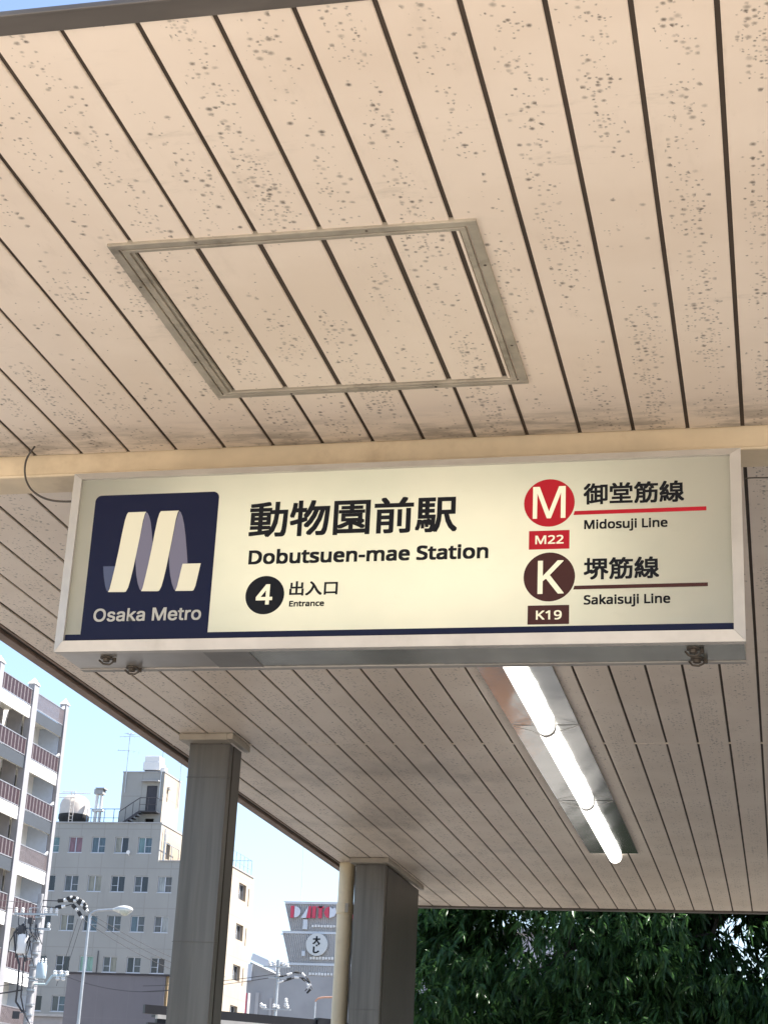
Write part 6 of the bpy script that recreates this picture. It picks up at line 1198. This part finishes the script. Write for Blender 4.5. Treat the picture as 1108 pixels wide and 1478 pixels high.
def foliage(centres, outward, nleaf, L, W, droop, seed):
    """whorls of folded, drooping lance-shaped leaves; returns vertices and faces as arrays"""
    g = np.random.default_rng(seed)
    n = len(centres); ax = outward/np.linalg.norm(outward, axis=1, keepdims=True)
    C = np.repeat(centres, nleaf, 0); A = np.repeat(ax, nleaf, 0); m = len(C)
    rv = g.normal(size=(m, 3)); perp = np.cross(A, rv); perp /= np.linalg.norm(perp, axis=1, keepdims=True)
    open_ = g.uniform(.35, 1.25, (m, 1))
    d = A*np.cos(open_) + perp*np.sin(open_); d[:, 2] -= droop*.35
    d /= np.linalg.norm(d, axis=1, keepdims=True)
    s = np.cross(d, A + g.normal(size=(m, 3))*.35); s /= np.linalg.norm(s, axis=1, keepdims=True)
    up = np.cross(s, d)
    Ls = L*g.uniform(.45, 1.3, (m, 1)); Ws = W*g.uniform(.8, 1.15, (m, 1))*Ls/L
    dr = np.array([[0, 0, -1.0]])*droop
    base = C + d*Ls*.06 + g.normal(size=(m, 3))*.012
    p1 = base + d*Ls*.38 + dr*Ls*.05
    p2 = base + d*Ls*.72 + dr*Ls*.20
    p3 = base + d*Ls*.98 + dr*Ls*.42
    f = up*Ws*.22
    V = np.stack([base, p1-s*Ws*.5+f, p1, p1+s*Ws*.5+f, p2-s*Ws*.42+f, p2, p2+s*Ws*.42+f, p3], 1).reshape(-1, 3)
    o = np.arange(m)[:, None]*8
    tris = np.concatenate([o+[0, 1, 2], o+[0, 2, 3], o+[4, 7, 5], o+[5, 7, 6]], 0)
    quads = np.concatenate([o+[1, 4, 5, 2], o+[2, 5, 6, 3]], 0)
    return V, tris, quads

def leaf_mesh(name, V, tris, quads, m, parent):
    me = bpy.data.meshes.new(name)
    nt_, nq = len(tris), len(quads)
    me.vertices.add(len(V)); me.vertices.foreach_set("co", V.astype(np.float32).ravel())
    me.loops.add(nt_*3+nq*4); me.loops.foreach_set("vertex_index", np.concatenate([tris.ravel(), quads.ravel()]).astype(np.int32))
    me.polygons.add(nt_+nq)
    me.polygons.foreach_set("loop_start", np.concatenate([np.arange(nt_)*3, nt_*3+np.arange(nq)*4]).astype(np.int32))
    me.update(calc_edges=True); me.validate()
    me.materials.append(m)
    o = bpy.data.objects.new(name, me); COL.objects.link(o); o.parent = parent
    return o

def tree(name, label, base, lobes, trunk_top, n, L, W, droop, mleaf, seed, limbs=9, nleaf=9):
    t = empty(name, base); tag(t, label, "tree")
    B = Vector(base); g = np.random.default_rng(seed); rr = random.Random(seed)
    b = MB(); tt = Vector(trunk_top)
    P_ = [B, B.lerp(tt, .35)+Vector((.06, .05, 0)), B.lerp(tt, .7)+Vector((-.06, 0, 0)), tt]
    for i, (r0, r1) in enumerate(((.24, .20), (.20, .17), (.17, .12))): b.tube(P_[i], P_[i+1], r0, r1, 12)
    put(b, t, "trunk", M['bark'], smooth=True)
    tips = []
    for i in range(limbs):
        c, rad = lobes[i % len(lobes)]
        end = Vector(c) + Vector([rr.uniform(-.55, .55)*r for r in rad])
        st = P_[1].lerp(tt, rr.uniform(.2, 1)); mid = st.lerp(end, .5)+Vector((rr.uniform(-.2, .2), rr.uniform(-.2, .2), rr.uniform(0, .35)))
        b = MB(); b.tube(st, mid, .075, .045, 8); b.tube(mid, end, .045, .014, 6)
        for j in range(5):
            q = mid.lerp(end, rr.uniform(.1, 1)); e_ = q+Vector((rr.uniform(-.7, .7), rr.uniform(-.7, .7), rr.uniform(-.4, .5))); b.tube(q, e_, .016, .006, 5)
        put(b, t, "branch", M['bark'])
    cs, ow = [], []
    wt = lambda c, r: r[0]*r[1]*r[2]*(.14 if c[2] > 3.9 else 1)
    tot = sum(wt(c, r) for c, r in lobes)
    for c, rad in lobes:
        k = int(n*wt(c, rad)/tot)
        v = g.normal(size=(k*2, 3)); v /= np.linalg.norm(v, axis=1, keepdims=True)
        rr_ = g.uniform(.25, 1, (k*2, 1))**.45
        p_ = v*rr_
        # clumped: thin the foliage where a coarse noise is low
        q = np.sin(p_[:, 0]*rad[0]*2.6+c[0]*3)+np.sin(p_[:, 1]*rad[1]*2.9+1.3)+np.sin(p_[:, 2]*rad[2]*3.3+c[2]*2)+g.normal(size=k*2)*.55
        keep = np.argsort(-q)[:int(k*1.45)]
        keep = g.permutation(keep)[:k]
        p_ = p_[keep]; v = v[keep]
        cs.append(p_*np.array(rad)+np.array(c)); ow.append(v+np.array([0, 0, -.25])+g.normal(size=v.shape)*.45)
    cs = np.concatenate(cs); ow = np.concatenate(ow)
    V, tr, qd = foliage(cs-np.array(base), ow, nleaf, L, W, droop, seed+1)
    o = leaf_mesh("crown", V, tr, qd, mleaf, t)
    o["kind"] = "stuff"
    return t
tree("broadleaf_tree", "large dark evergreen tree with drooping lance-shaped leaves behind the canopy", (-1.6, 19.2, G0),
     [((-2.0, 18.6, 2.6), (2.0, 1.9, 1.6)), ((-3.1, 18.4, 1.9), (1.15, 1.4, 1.15)), ((-.2, 18.6, 2.3), (1.9, 1.7, 1.5)), ((1.8, 18.8, 2.4), (1.6, 1.6, 1.4)), ((-1.5, 18.8, 4.2), (2.6, 2.0, 1.6)),
      ((-1.0, 18.0, 1.1), (1.6, 1.3, .8)), ((-3.3, 19.2, 3.2), (1.0, 1.4, 1.2)), ((.8, 19.2, 4.0), (2.2, 1.8, 1.4)), ((-.2, 19.4, .9), (1.9, 1.0, .9)), ((1.2, 19.0, 3.0), (1.8, 1.6, 1.2)), ((-.6, 20.2, 2.6), (3.4, 1.0, 1.5)), ((2.4, 19.6, 2.6), (1.5, 1.4, 1.5)), ((-.1, 19.2, 2.2), (1.5, 1.2, 1.2)), ((.6, 20.6, 2.6), (2.4, .9, 1.4))], (-1.4, 19.0, 2.6), 37000, .118, .030, 1.0, M['leaf'], 5, nleaf=7)
tree("broadleaf_tree", "sunlit yellow-green tree low behind the right side of the dark tree", (.9, 25.5, G0),
     [((.2, 25.5, 1.6), (1.2, 1.2, 1.1)), ((1.4, 25.3, 2.2), (1.3, 1.2, 1.2)), ((2.4, 26, 1.6), (1.4, 1.2, 1.3))], (1.0, 25.4, 1.8), 5200, .12, .04, .8, M['leaf2'], 21, limbs=5)
